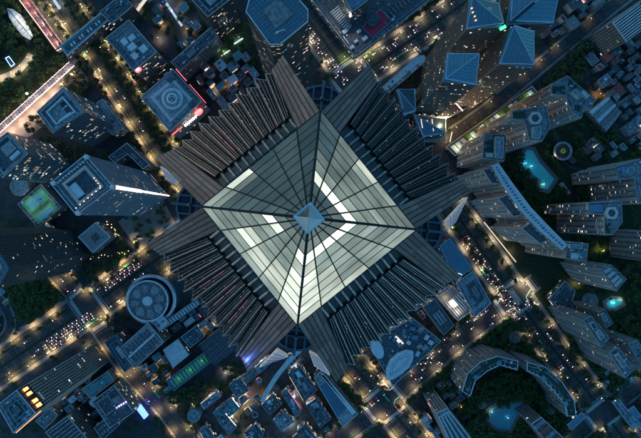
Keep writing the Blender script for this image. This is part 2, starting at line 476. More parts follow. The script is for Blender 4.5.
# emission level of every pane, fading glow and sky reflection painted in: LV[face][ring][sector]; faces right-top, top-left, left-bottom, bottom-right
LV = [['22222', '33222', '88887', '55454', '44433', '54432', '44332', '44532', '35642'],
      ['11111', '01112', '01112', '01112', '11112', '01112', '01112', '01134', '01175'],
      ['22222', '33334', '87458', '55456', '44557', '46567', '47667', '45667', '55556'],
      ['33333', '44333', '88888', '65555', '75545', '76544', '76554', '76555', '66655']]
core = MB()
core.face([pyr(.99, k, 0) - Vector((0, 0, 1.3)) for k in range(4)])
for k in range(4): core.face([pyr(.97, k, 0) - Vector((0, 0, 1.2)), pyr(.97, k, 1) - Vector((0, 0, 1.2)), Vector((0, 0, ZA - 1.4))])
core.build('pyramid_backing', 'steel_dark', tower)
def shrink(q, g):
    c = sum(q, Vector()) / 4; return [p + (c - p).normalized() * g for p in q]
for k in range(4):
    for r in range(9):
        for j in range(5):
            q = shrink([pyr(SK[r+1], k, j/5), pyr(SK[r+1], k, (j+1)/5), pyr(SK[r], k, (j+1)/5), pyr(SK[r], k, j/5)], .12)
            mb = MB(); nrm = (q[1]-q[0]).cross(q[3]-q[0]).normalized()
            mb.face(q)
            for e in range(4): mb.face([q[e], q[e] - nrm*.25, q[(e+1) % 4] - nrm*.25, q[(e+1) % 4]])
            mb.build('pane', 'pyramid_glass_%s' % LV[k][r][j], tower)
for k in range(4):
    for j in range(5):
        mb = MB(); up = pyr(1, k, .5); up = Vector((up.x, up.y, 20)).normalized()
        mb.bar(pyr(.05, k, j/5) + up*.1, pyr(1.0, k, j/5) + up*.1, .5 if j == 0 else .3, .5, up=up); mb.build('rib', 'rib_steel', tower)
for r in range(1, 9):
    mb = MB()
    for k in range(4): mb.bar(pyr(SK[r], k, 0), pyr(SK[r], k, 1), .2, .42, up=Vector((0, 0, 1)))
    mb.build('ring_rail', 'rib_steel', tower)
mb = MB()
cp = [pyr(.1, k, 0) for k in range(4)]
for k in range(4):
    c2 = MB(); c2.face([cp[k] + Vector((0, 0, .6)), cp[(k+1) % 4] + Vector((0, 0, .6)), Vector((0, 0, ZA + 4.6))])
    c2.build('cap_panel', ['roof_pale', 'glass_roof', 'roof_pale', 'cap_white'][k], tower)  # panel tones paint in the sky reflection of each side
for k in range(4): mb.bar(cp[k] + Vector((0, 0, .6)), Vector((0, 0, ZA + 4.6)), .16)
mb.ring([(c.xy*1.14) for c in cp], [c.xy*.8 for c in cp], cp[0].z - .9, cp[0].z + .9); mb.build('cap_frame', 'steel_white', tower)

def FP(k, u, v, z):
    """point of face k at u along the eaves and v out from the eaves, in photo pixels seen at height z"""
    a = A0 + math.pi/4 + k*math.pi/2; s = sc_(z); n = Vector((math.cos(a), math.sin(a))); t = Vector((-n.y, n.x))
    q = t*u*s + n*(APO + v)*s
    return Vector((q.x, q.y, z))
def zv(v): return ZB - 3 - (ZB - 3 - ZO) * max(v, 0) / 67.
TIPS = {(0, -1): 68, (0, 1): 67, (1, -1): 67, (1, 1): 67, (2, -1): 67, (2, 1): 68, (3, -1): 69, (3, 1): 65}
rt = random.Random(3)
for k in range(4):
    # fluted band right under the eaves
    bk = MB(); U = 49
    bk.face([FP(k, -U, -3, ZB - 1.5), FP(k, U, -3, ZB - 1.5), FP(k, U, 15, zv(15) - 1), FP(k, -U, 15, zv(15) - 1)][::-1]); bk.build('flute_backing', 'steel_dark', tower)
    nfl = 11
    for i in range(nfl):
        u = -48 + 95 * (i + .2) / nfl
        fl = MB()
        for (du, wd_, hh) in ((0, .62, 1.2), (1.9, .35, .7), (3.3, .35, .7), (4.7, .35, .7), (6.1, .35, .7)):
            fl.bar(FP(k, u + du, .9, ZB - 2.2), FP(k, u + du, (11.5 if du == 0 else 9.5), zv(11) + (1.2 if du == 0 else .3)), wd_, hh, 0 if du == 0 else 1)
        fl.build('flute', ['pleat_trim_lit' if k in (2, 3) else 'roof_blue', 'steel'], tower)  # bar tone per face paints in pale-lit and blue-lit sides
    # pleats
    npl = 11; u0, u1 = -49., 49.; wv = (u1 - u0) / npl; FAN = 65 / 49.
    for i in range(npl):
        ua = u0 + i*wv; ur = ua + wv*.74; ub = ua + wv
        sl = 1 + .02*i
        VI, VO, VR = 15, 57.5, 65
        top = Vector((0, 0, 3.4))
        a0_, b0_ = FP(k, ua, VI, zv(VI) - 1.5), FP(k, ub, VI, zv(VI) - 1.5)
        a1_, b1_ = FP(k, ua*FAN, VO, zv(VO) - 1.5), FP(k, ub*FAN, VO, zv(VO) - 1.5)
        r0_, r1_ = FP(k, ur, VI, zv(VI) + 3.0 + rt.uniform(-.5, .5)), FP(k, ur*FAN, VR + rt.uniform(-2.5, 2.5), zv(VR) + 2.5 + rt.uniform(-.6, .6))
        mb = MB()
        mb.face([a0_, a1_, r1_, r0_]); mb.face([r0_, r1_, b1_, b0_], 1)
        mb.face([a0_, r0_, b0_], 0); mb.face([a1_, b1_, r1_], 0)
        dn = Vector((0, 0, -26))
        mb.face([a1_, a1_ + dn, r1_ + dn, r1_], 0); mb.face([r1_, r1_ + dn, b1_ + dn, b1_], 0)
        pl = mb.build('pleat', ['glass_pleat', 'pleat_side_shaded' if k == 0 else 'pleat_side'], tower); ORG[pl] = Vector((0, 0, 0))
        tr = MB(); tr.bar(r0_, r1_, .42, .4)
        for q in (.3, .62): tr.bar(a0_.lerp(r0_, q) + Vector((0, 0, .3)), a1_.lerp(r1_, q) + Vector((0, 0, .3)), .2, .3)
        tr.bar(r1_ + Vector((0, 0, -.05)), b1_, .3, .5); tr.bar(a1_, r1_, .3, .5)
        tr.build('ridge_trim', ('pleat_trim_shaded', 'pleat_trim', 'pleat_trim', 'pleat_trim_lit')[k], pl)  # trim tone per face paints in how light falls on it
        fn = MB()                                  # cross mullions and long glazing bars
        for q in range(1, 15):
            t = q / 15; fn.bar(a0_.lerp(a1_, t), r0_.lerp(r1_, t), .16, .2)
        for q in (.16, .46, .8): fn.bar(a0_.lerp(r0_, q), a1_.lerp(r1_, q), .3, .35)
        fn.build('mullion', 'rib_steel', pl, 'stuff')
        lw = MB()
        for _ in range(rt.choice((3, 5, 8)) if k != 0 else 3):
            t = rt.random(); x = rt.random()*.8 + .1; dl = rt.uniform(.004, .014)
            A = lambda tt, xx: a0_.lerp(a1_, tt).lerp(r0_.lerp(r1_, tt), xx) + Vector((0, 0, .16))
            lw.face([A(t, x), A(t + dl, x), A(t + dl, min(1, x + .06)), A(t, min(1, x + .06))], rt.choice((0, 0, 1)))
        if k == 1 and i in (1, 3, 4, 6):
            for _ in range(9):
                t = rt.gauss(.55, .15); x = rt.uniform(.86, .96); dl = rt.uniform(.008, .02)
                lw.face([A(t, x), A(t + dl, x), A(t + dl, x + .05), A(t, x + .05)], rt.choice((0, 1)))
        lw.build('lit_window', ['shop_cream', 'win_cool'], pl, 'stuff')
        if k == 2 and i in (4, 6, 8, 11) or k == 1 and i in (7,):
            st = MB()
            for t0, t1 in ((.15, .42), (.48, .8)):
                x = .3
                st.bar(A(t0, x), A(t1, x), .4, .3); 
            st.build('light_strip', 'strip_red', pl)
    # stone wings at both ends
    for sg in (-1, 1):
        VT = TIPS[(k, sg)]
        ue, ui = 75.7*sg, 47.*sg
        def WP(u, v, dz): return FP(k, u, v, zv(v) + dz)
        mb = MB()
        q = [WP(ue, .4, 1.6), WP(ui, .4, 1.6), WP(63.*sg, VT - 5, 4.0), WP(82.*sg, VT, 4.0)]
        wq = list(q); lo = [p - Vector((0, 0, 17)) for p in q]
        if sg > 0: q, lo = q[::-1], lo[::-1]
        mb.face(q); mb.face(lo[::-1])
        for e in range(4): mb.face([q[e], lo[e], lo[(e+1) % 4], q[(e+1) % 4]])
        wb = mb.build('wing', 'stone_joint', tower); ORG[wb] = Vector((0, 0, 0))
        ns, nl = 5, 5
        for i in range(ns):
            for j in range(nl):
                f0, f1 = i/ns + .022, (i+1)/ns - .022
                W = lambda f, g: wq[1].lerp(wq[0], f).lerp(wq[2].lerp(wq[3], f), g)
                q = shrink([W(f0, j/nl), W(f1, j/nl), W(f1, (j+1)/nl), W(f0, (j+1)/nl)], .1)
                c = sum(q, Vector())/4
                if sg < 0: q = q[::-1]
                nrm = (q[1]-q[0]).cross(q[2]-q[0]).normalized()
                if nrm.z < 0: q = q[::-1]; nrm = -nrm
                up = [p + nrm*.22 for p in q]
                mb = MB(); mb.face(up)
                for e in range(4): mb.face([up[e], q[e], q[(e+1) % 4], up[(e+1) % 4]])
                mb.build('stone_panel', rt.choice(('stone', 'stone', 'stone_b', 'stone_c')), wb)
# shaft below, cross-shaped in plan, down to the street
a = A0 + math.pi/4
ax = Vector((math.cos(a), math.sin(a))); ay = Vector((-ax.y, ax.x))
hw, ap = 30.5, 55.0
plan = [ax*x + ay*y for x, y in ((hw, -ap), (hw, -hw), (ap, -hw), (ap, hw), (hw, hw), (hw, ap), (-hw, ap), (-hw, hw), (-ap, hw), (-ap, -hw), (-hw, -hw), (-hw, -ap))]
facade(tower, ccw(plan), 0, 478, 7.5, 9, 'stone', .05, .1, 'bands', seed=99)
BASES.append(offset(ccw(plan), 6)); LOWS.append(400)
# glass decks with trusses in the four notches between the arms
zd = 438.
for k in range(4):
    ca = A0 + k*math.pi/2; e = Vector((math.cos(ca), math.sin(ca))); pz = Vector((-e.y, e.x)); s = sc_(zd)
    D = lambda r, t, z=zd: Vector((*(e*r*s + pz*t*s), z))
    dk = MB(); pts = [D(80, -8), D(80, 8), D(112, 30), D(124, 30), D(129, 14), D(131, 0), D(129, -14), D(124, -30), D(112, -30)]
    dk.prism([p.xy for p in pts], zd - 2, zd); dko = dk.build('corner_deck', 'deck_glass', tower); ORG[dko] = Vector((0, 0, 0))
    ov = MB(); ov.prism([D(122 + 9*math.cos(t), 17*math.sin(t)).xy for t in [2*math.pi*q/24 for q in range(24)]], zd + .01, zd + .3); ov.build('opening', 'steel_dark', dko)
    tr = MB()
    tr.bar(D(104, 0, zd + 3), D(137, 0, zd + 3), 1.4, 1.6, 0)
    for t in (-9, 9): tr.bar(D(113, t, zd + 2), D(131, t, zd + 2), .9, 1.2, 0)
    tr.bar(D(118, -17, zd + 2.2), D(118, 17, zd + 2.2), .8, 1, 0)
    for q in range(24):
        t0, t1 = 2*math.pi*q/24, 2*math.pi*(q+1)/24
        tr.bar(D(122 + 10*math.cos(t0), 18*math.sin(t0), zd + 1), D(122 + 10*math.cos(t1), 18*math.sin(t1), zd + 1), 1.3, 1.4, 0)
    tr.lathe(D(118, 0).xy, [(1.0, zd), (1.0, zd + 6), (.3, zd + 6.5)], 10, 1)
    tr.build('truss', ['steel', 'steel'], dko)
zl = 400.
for tri in ([(259, 368), (277, 350), (288, 357), (274, 362)], [(309, 352), (320, 358), (330, 376), (314, 366)],
            [(468, 197), (446, 221), (449, 229), (456, 222)], [(160, 166), (177, 178), (176, 185), (166, 179)], [(165, 229), (180, 219), (184, 222), (171, 229)]):
    mb = MB(); q = PP(tri, zl); mb.prism(q, zl - 6, zl); lp = mb.build('lattice_panel', 'lattice_lit', tower); ORG[lp] = Vector((0, 0, 0))
    gb = MB(); q = [Vector((*p, zl + .15)) for p in q]
    for f in (.2, .4, .6, .8):
        gb.bar(q[0].lerp(q[1], f), q[3].lerp(q[2], f), .3); gb.bar(q[0].lerp(q[3], f), q[1].lerp(q[2], f), .3)
    gb.build('lattice_bar', 'steel_pale', lp)
for k, u, cc, en in ((2, 72, (.1, .2, 1), 1000),):
    p = FP(k, u, 66, zv(66) + 9); lh = MB(); lh.box(p.xy, .6, .6, zv(66) + 4.4, zv(66) + 5, 0); lh.build('floodlight', 'led_blue', tower)
    glow('flood_glow', p, en, cc, tower)

# ------------------------------------------------------------------ named buildings
def hip(root, ro, poly, h, rise, m='glass_roof', nbar=9):
    """folded glass roof: two sloping triangles meeting on a diagonal ridge, with glazing bars"""
    p = offset(poly, -.8)
    zs = [h + .3, h + rise*.15, h + .3, h + rise]
    v = [Vector((*q, z)) for q, z in zip(p, zs)]
    v[1].z = h + rise; v[3].z = h + rise
    v[0].z = h + .4; v[2].z = h + .4
    mb = MB(); mb.face([v[0], v[1], v[3]]); mb.face([v[1], v[2], v[3]])
    for e in range(4):
        a, b = v[e], v[(e+1) % 4]; mb.face([Vector((a.x, a.y, h)), Vector((b.x, b.y, h)), b, a])
    g = mb.build('glass_roof', m, root); ORG[g] = ORG[root]
    br = MB(); br.bar(v[1], v[3], .9, .6)
    for e in range(4): br.bar(v[e] + Vector((0, 0, .1)), v[(e+1) % 4] + Vector((0, 0, .1)), 1.0, .6)
    br.build('roof_rib', 'steel_pale', g)
    gb = MB()
    for q in range(1, nbar):
        t = q / nbar
        gb.bar(v[0].lerp(v[1], t), v[3].lerp(v[1], t), .3, .3)
        gb.bar(v[2].lerp(v[1], t), v[3].lerp(v[1], t), .3, .3)
    gb.build('glazing_bar', 'steel', g, 'stuff')
    ring = MB(); ring.ring(offset(poly, .3), offset(poly, -.8), h + .004, h + 1.2); ring.build('eave', 'steel_pale', root)
def bx(par, quad, us, z0, z1, m, name):
    return rbox(par, inquad(quad, *us), z0, z1, m, name)

# top left
q = [(60, 46), (103, 11), (110, 19), (67, 56)]
r, ro, po = building('bridge_building', 'long narrow dark building spanning the road, a ladder of skylights along its roof', 'building', q, 24, roof='roof_teal', style='bands', equip=0, lit=.1)
bx(ro, q, (.06, .3, .95, .72), 24, 24.4, 'roof_dark', 'roof_well')
for i in range(13): bx(ro, q, (.1 + i*.064, .38, .135 + i*.064, .66), 24.4, 25.6, 'roof_pale' if i % 3 else 'roof_brown', 'skylight')
rring(ro, sub(q, .97), 24, 25.6, 'roof_pale', 'edge_rail', .8)
q = [(106, 38), (129, 20), (157, 52), (134, 71)]
r, ro, po = building('office_block', 'square dark office block with cluttered roof and a red oval sign on its lower corner', 'building', q, 75, roof='roof_grey', style='grid', equip=26, lit=.05, run=.3)
rring(ro, sub(q, .8), 75, 76.2, 'roof_blue', 'inner_parapet', .8)
for us, zz in (((.3, .25, .5, .4), 79), ((.35, .45, .62, .6), 81), ((.55, .3, .8, .42), 78), ((.25, .65, .45, .8), 78.5), ((.6, .65, .85, .8), 79.5)): bx(ro, q, us, 75, zz, 'roof_pale', 'plant_room')
for i in range(7): bx(ro, q, (.08, .12 + i*.11, .16, .2 + i*.11), 75, 77, 'roof_dark', 'cooling_unit')
c = P(138.5, 70, 72); s_ = MB(); s_.prism(circ(c.xy, 4.2, 20, ry=2.2, rot=R(35)), 70, 74.5); s_.build('sign', 'sign_red', r)
s_ = MB(); s_.prism(circ(c.xy, 2.4, 16, ry=1.1, rot=R(35)), 74.5, 74.9); s_.build('sign_lettering', 'sign_white', r)
q = [(37, 112), (64, 87), (85, 112), (53, 133)]
r, ro, po = building('office_tower', 'blue glass office tower with a sunken roof court, beside the lit truss walkway', 'building', q, 115, roof='roof_grey', style='glass', wall='blue_wall', equip=6, lit=.03, run=.4, fl=4)
rring(ro, sub(q, .93), 115, 118, 'roof_blue', 'outer_frame', 2.2); rring(ro, sub(q, .62), 115, 120, 'roof_pale', 'inner_frame', 1.6)
bx(ro, q, (.25, .3, .62, .7), 115, 117, 'roof_blue', 'plant_room'); bx(ro, q, (.64, .34, .78, .7), 115, 115.4, 'roof_dark', 'roof_well')
bx(ro, q, (.3, .72, .7, .8), 115, 119, 'roof_pale', 'plant_room')
for i in range(6): bx(ro, q, (.12 + i*.13, .85, .2 + i*.13, .93), 115, 117, 'steel_pale', 'cooling_unit')
q = [(97, 103), (103, 99), (124, 128), (113, 135), (104, 128)]
building('low_block', 'low blue-roofed block beside the crossroads, lamps along its street side', 'building', q, 26, roof='roof_blue', equip=6, style='bands', lit=.2)
q = [(-15, 150), (8, 132), (28, 154), (3, 178)]
r, ro, po = building('office_tower', 'office tower at the picture edge below the truss walkway, with a pale roof box', 'building', q, 110, roof='roof_dark', style='glass', wall='blue_wall', equip=5, lit=.05, run=.5)
rring(ro, sub(q, .9), 110, 112.5, 'roof_blue', 'outer_frame', 2); bx(ro, q, (.45, .25, .85, .6), 110, 114, 'roof_blue', 'plant_room'); bx(ro, q, (.5, .66, .85, .78), 110, 115, 'roof_pale', 'plant_room')
q = [(141, 97), (173, 69), (202, 101), (170, 132)]
r, ro, po = building('square_building', 'square stepped building with a round disc on its roof and glowing signs on one side', 'building', q, 58, roof='roof_blue', style='bands', equip=6, lit=.06)
for f, z in ((.86, 59), (.7, 61), (.55, 63.5)): rbox(ro, sub(q, f, 0, -.5), 58, z, 'roof_blue' if f != .7 else 'roof_pale', 'roof_tier')
c = P(172.5, 99, 64).xy
for rr, z, m in ((14, 65.5, 'roof_pale'), (10.5, 66.2, 'roof_blue'), (7, 67, 'steel_white'), (4.6, 67.4, 'roof_brown')):
    d_ = MB(); d_.lathe(c, [(rr, 63.4), (rr, z), (rr - 1.3, z + .3), (0, z + .3)], 36); d_.build('roof_disc', m, ro)
for i in range(3):
    t = 2*math.pi*i/3 + .5; d_ = MB(); d_.bar((c.x + 4*math.cos(t), c.y + 4*math.sin(t), 68), (c.x + 4*math.cos(t + 2.09), c.y + 4*math.sin(t + 2.09), 68), .8); d_.build('disc_mark', 'steel_white', ro)
for i in range(8): bx(ro, q, (.9, .05 + i*.11, .97, .12 + i*.11), 58, 60, 'roof_dark', 'roof_panel')
for us in ((.72, .08, .86, .2), (.72, .82, .86, .93)): bx(ro, q, us, 58, 62, 'roof_dark', 'plant_room')
c = P(198.5, 112, 50); s_ = MB(); s_.prism(circ(c.xy, 6, 22, ry=3.2, rot=GRID), 46, 52); s_.build('sign', 'sign_red', r)
rgs = random.Random(5)
s_ = MB()
for i in range(5):
    t = -4 + i*2; s_.box((c.x + t*math.cos(GRID), c.y + t*math.sin(GRID)), .9, 2.4, 52, 52.4, GRID)
s_.build('sign_lettering', 'shop_cream', r)
a_, b_ = P(184, 126, 50), P(196, 116, 50)
for i in range(7):
    p = a_.lerp(b_, (i + .5)/7); s_ = MB(); s_.box(p.xy, 2.4, .7, 46, 50, GRID); s_.box((p.x, p.y), .7, 3.2, 46.5, 50.5, GRID); s_.box((p.x + .8, p.y + 1.2), 1.6, .5, 46.7, 50.2, GRID); s_.build('sign_letter', 'sign_white', r)
a_, b_ = P(172, 135, 52), P(182, 127, 52); s_ = MB(); s_.bar(a_, b_, 1, 1.2); s_.build('neon_line', 'sign_red', r)
a_, b_ = P(176, 69, 58.5), P(206, 103, 58.5); s_ = MB(); s_.bar(a_, a_.lerp(b_, .35), .7, .8); s_.bar(a_.lerp(b_, .45), b_, .5, .6); s_.build('neon_line', 'sign_red', r)
q = [(171, 62), (211, 27), (218, 36), (180, 72)]
r, ro, po = building('long_block', 'long narrow dark-roofed block running up from the square stepped building', 'building', q, 44, roof='roof_dark', equip=14, style='grid')
rring(ro, sub(q, .94), 44, 46, 'roof_blue', 'inner_parapet', .9); bx(ro, q, (.3, .3, .5, .7), 44, 48, 'roof_grey', 'plant_room')
q = [(192, 0), (208, 17), (232, -2), (214, -24)]
r, ro, po = building('office_tower', 'dark office tower at the top edge with scattered lit windows beside the octagonal tower', 'building', q, 85, roof='roof_dark', equip=12, lit=.1, run=.15, wall='concrete_dark', pier='concrete_dark', band='concrete_dark')
rring(ro, sub(q, .7), 85, 88, 'roof_blue', 'inner_frame', 1.2); bx(ro, q, (.3, .3, .7, .7), 85, 89, 'roof_blue', 'plant_room')
# octagonal tower
q = [(246, 12), (249, 1), (272, -18), (283, -18), (308, 10), (308, 22), (280, 45), (270, 45)]
r, ro, po = building('octagonal_tower', 'tall octagonal tower with a blue gridded roof and square helipad', 'tower', q, 240, roof='roof_cobalt', wall='glass_dull', style='glass', glass='glass_dull', band='brownstone', equip=0, lit=.05, run=.12, para=2, ptrim='steel_white')
ro.data.materials[0] = M['glass_roof']
hp = [(263, 11), (278, -2), (293, 14), (276, 28)]
for i in range(-9, 10):
    for ang in (0, 1):
        a_ = Vector((277, 14)) + (Vector((.79, -.62)) if ang else Vector((.62, .79))) * i*3.7
        d_ = Vector((.62, .79)) if ang else Vector((.79, -.62))
        ts = [t for t in [x*.5 for x in range(-90, 91)] if inside(P(*(a_ + d_*t), 240).xy, offset(po, -1))]
        if len(ts) > 6:
            mb = MB(); mb.bar(P(*(a_ + d_*ts[0]), 240) + Vector((0, 0, .5)), P(*(a_ + d_*ts[-1]), 240) + Vector((0, 0, .5 + .02*ang)), .28, .5); mb.build('roof_beam', 'roof_blue', ro)
rbox(ro, hp, 240, 242, 'roof_grey', 'helipad')
hc = P(278, 13, 242).xy
mb = MB(); mb.ring(circ(hc, 5.6, 32), circ(hc, 5.0, 32), 242, 242.1); mb.ring(circ(hc, 8, 32), circ(hc, 7.6, 32), 242, 242.1)
mb.build('helipad_marking', 'roof_blue', ro)
mb = MB(); mb.box(P(277, 32, 243).xy, 3, 1.4, 240, 243, .6); mb.bar(P(277, 32, 243), P(285, 29, 245), .5); mb.build('cleaning_crane', 'steel_white', ro)
br = MB()
for i in (5, 6, 7, 0, 3, 4):
    a_, b_ = po[i % 8], po[(i+1) % 8]; d_ = b_ - a_
    if d_.length < 14: continue
    nn = Vector((d_.y, -d_.x)).normalized()*.7
    for z in range(0, 240, 60):
        br.bar((*(a_ + nn), z), (*(b_ + nn), z + 60), 1.0, .8); br.bar((*(b_ + nn), z), (*(a_ + nn), z + 60), 1.0, .82)
br.build('bracing', 'brownstone', r)
# top podium with the red court
q = [(300, -16), (355, 57), (440, -8), (400, -60)]
r, ro, po = building('podium', 'broad dark roof podium with hedge edges, machines and a dark red court', 'podium', q, 16, roof='roof_dark', equip=60, style='bands', lit=.15, para=1.2)
rc = [(363, 27), (380, 9.5), (391, 21), (373, 37)]
rbox(ro, rc, 16, 17.2, 'court_red', 'red_court'); bx(ro, rc, (.25, -.02, .78, .5), 17.2, 21, 'roof_dark', 'court_core'); rring(ro, sub(rc, 1.06), 16, 18.2, 'steel_pale', 'court_kerb', .5)
for i in range(11): rbox(ro, [(330 + i*1.6, 12 + i*1.9), (341 + i*1.0, 3 + i*2.1), (341.8 + i*1.0, 3.8 + i*2.1), (330.8 + i*1.6, 12.8 + i*1.9)], 16, 18.5, 'roof_pale', 'louvre')
for i in range(9): rbox(ro, [(384 + i*3.4, 12 - i*2.6), (389 + i*3.4, 18 - i*2.6), (390 + i*3.4, 17.2 - i*2.6), (385 + i*3.4, 11.2 - i*2.6)], 16, 18, 'roof_grey', 'louvre')
for (x, y, a_) in ((345, 31, 5), (359, 31, 4), (365, 38, 5), (356, 41, 3.5), (352, 47, 4), (393, 19, 3)): mb = MB(); mb.box(P(x, y, 20).xy, a_*1.5, a_, 16, 20 + a_*.1, GRID); mb.build('machine_room', 'roof_pale', ro)
q = [(338, -14), (356, -28), (371, -2), (352, 12)]
r, ro, po = building('glass_block', 'bright blue glass block at the top edge with white floodlights at its corners', 'building', q, 62, z0=16.2, roof='roof_cobalt', style='glass', equip=4)
for x, y, e in ((350.5, 15, 60000), (366, 0, 26000)):
    p = P(x, y, 50); mb = MB(); mb.lathe(p.xy, [(0, 46), (1.4, 47), (1.4, 49), (0, 50)], 12); mb.build('floodlight', 'lamp_white', r); glow('flood_glow', p + Vector((0, 0, 2.5)), e*.5, (1, .93, .82), r)
# glass-roofed quartet
spec = [([(469, 0), (499, 3), (501, 27), (466, 29)], 205, 'with pink reflections and a green light at its corner'),
        ([(512, -14), (558, -14), (553, 23), (506, 25)], 200, 'with dark slot, largest one, at top edge'),
        ([(510, 28), (534, 31), (531, 68), (499, 64)], 200, 'standing pale below the dark-slotted one'),
        ([(447, 53), (477, 56), (476, 85), (442, 82)], 205, 'with banded triangles above the lit lattice base')]
for i, (q, h, ex) in enumerate(spec):
    r, ro, po = building('glass_roofed_tower', 'folded blue glass roof tower ' + ex, 'tower', q, h, wall='brownstone', roof='roof_dark', style='fins', pier='concrete', band='steel', equip=0, lit=.03, run=.16, low=(.06, .06, .2, .5)[i], para=0, bay=3.0, group='towers with folded glass roofs')
    po = ccw(PP(q, h)); hip(r, ro, po if i in (0, 2) else po[1:] + po[:1], h, 9)
    if i == 0:
        mb = MB(); mb.box(P(503.5, 27, h + 6).xy, 6, 3, h + 3, h + 5.5, .5); mb.build('sign', 'sign_green', r)
        for (x, y) in ((473, 12), (475, 16), (476, 20), (472, 8)): mb = MB(); mb.box(P(x, y, h + 8).xy, 1.5, 1.2, h + 6.5, h + 8.4, .4); mb.build('roof_light_or_glint', 'shop_warm', r)
        mb = MB(); mb.box(P(489, 9, h + 7).xy, 4, 3, h + 2, h + 8, 0); mb.build('roof_hatch', 'roof_pale', r)
    if i == 1:
        mb = MB(); mb.bar(P(513, 21, h + 9), P(534, 3, h + 11), 2.6, 3); mb.build('roof_slot', 'steel_dark', r); mb = MB(); mb.bar(P(512, 19, h + 10), P(533, 1, h + 12), .8, 3); mb.build('slot_edge', 'steel_pale', r)
for q, h, ex, m in (([(396, 90), (415, 89), (415, 112), (404, 115)], 110, 'small dark glass-roofed tower close beside the skyscraper slope', 'glass_roof'), ([(412, 115), (446, 118), (445, 134), (423, 137)], 62, 'glass-roofed hall whose roof catches warm light from the lattice base', 'glass_roof')):
    r, ro, po = building('glass_roofed_hall', ex, 'building', q, h, roof='roof_dark', style='fins', pier='steel', equip=0, para=0, bay=3)
    po = ccw(PP(q, h)); hip(r, ro, po, h, 7, m, 8)
    if h < 100:
        for (x, y, dy) in ((421, 119, 9), (432, 119, 12), (427, 120, 5)):
            mb = MB(); mb.bar(P(x, y, h + 7.2), P(x + 1.5, y + dy, h + 5.2), 1.1, .4); mb.build('roof_light_or_glint', 'shop_cream', r)  # glowing bars paint warm reflections onto the glass roof
        sl = MB(); sl.prism(PP([(421, 138), (446, 135), (445, 141), (424, 142)], 40), 36, 40); sl.build('canopy', 'roof_blue', r)
# lit lattice atrium between them
q = [(418, 108), (450, 92), (474, 104), (450, 117), (423, 117)]
r, ro, po = building('atrium', 'glazed lattice atrium glowing warm between the glass-roofed towers', 'building', q, 22, roof='glass_dull', style='grid', pier='steel', lit=.5, run=.4, equip=0)
for i in range(12):
    t = i/11; mb = MB(); mb.bar(P(*lerp2((420, 108), (452, 93), t), 22.6), P(*lerp2((424, 116), (470, 105), t), 22.6), .4); mb.build('roof_beam', 'steel', ro)
for i in range(34):
    x, y = rng.uniform(424, 458), rng.uniform(100, 116); p = P(x, y, 22.5)
    if inside(p.xy, po): mb = MB(); mb.box(p.xy, rng.uniform(.6, 2.2), .5, 22.1, 22.7 + i*.004, GRID + rng.choice((0, 1.57))); mb.build('roof_light_or_glint', rng.choice(('win_bright', 'shop_cream')), ro)
for x_, y_, z_, e_ in ((433, 99, 45, 16000), (436, 112, 30, 14000), (430, 112, 60, 14000), (474, 112, 20, 7000), (447, 118, 25, 14000), (452, 112, 80, 12000)): glow('atrium_glow', P(x_, y_, z_), e_, (1, .68, .35), r)
a_, b_ = P(453.5, 88, 30), P(451, 98, 30); mb = MB(); mb.bar(a_, b_, .9, 1.2); mb.build('light_strip', 'strip_warm', r)
a_, b_ = P(454, 101, 30), P(463, 111, 30); mb = MB(); mb.bar(a_, b_, 1.6, 1.2); mb.build('light_strip', 'strip_pink', r)
# canopy roof beside the northeast avenue
q = [(382, 87), (389, 93), (427, 60), (424, 55), (416, 56)]
building('canopy_hall', 'low hall with a pale curved-end roof beside the busy avenue', 'building', q, 15, roof='roof_pale', style='bands', equip=5, lit=.3, para=.5)
# planted glass strip
q = [(446, 147), (532, 86), (540, 95), (455, 156)]
r, ro, po = building('garden_arcade', 'long low arcade of lit glass bays alternating with planting', 'arcade', q, 9, roof='roof_dark', style='grid', equip=0, lit=.3, para=.6)
for i in range(17):
    u = .03 + i*.056
    if i % 4 == 3 or i in (5, 10, 14):
        bx(ro, q, (u, .1, u + .05, .55), 9, 10.4, 'leaf_c', 'planting')
    if i % 3 == 1: glow('bay_glow', P(*lerp2(lerp2(q[0], q[1], u), lerp2(q[3], q[2], u), .6), 14), 1500, (.85, 1, .6), r)
    bx(ro, q, (u, .58 if i % 4 == 3 else .2, u + .042, .92), 9, 10 + .01*i, 'roof_pale' if i % 3 else 'lattice_lit', 'glass_bay')
# residential towers, upper right
def resid(name, label, q, h, terr=(), boxes=(), tank=None, hexa=None, lit=.05, grp='residential towers of the upper right estate', wall='pinkstone', style='resid'):
    r, ro, po = building(name, label, 'tower', q, h, wall=wall, pier=wall, band='concrete_pale', roof='roof_grey', style=style, bay=3.2, fl=3.1, lit=lit, run=.03, equip=10, group=grp, ptrim='concrete')
    for t in terr: rbox(ro, t, h, h + .6, 'terrace_green', 'roof_garden')
    for t, dz, m in boxes: rbox(ro, t, h, h + dz, m, 'plant_room'); rring(ro, sub(t, 1.04), h + .02, h + dz + 1, 'concrete_pale', 'roof_frame', .5)
    if tank: rbox(ro, tank, h, h + 3, 'roof_cobalt', 'blue_roof_tank')
    if hexa:
        c = P(*hexa, h + 5).xy; mb = MB(); mb.lathe(c, [(8, h), (8, h + 5), (7.6, h + 5.4), (5, h + 5.4), (5, h + 2), (0, h + 2)], 6); mb.build('helipad', 'concrete_pale', ro)
        mb = MB(); mb.lathe(c, [(3.2, h + 2), (3.2, h + 4), (0, h + 4)], 12); mb.build('lift_core', 'roof_dark', ro)
    return r
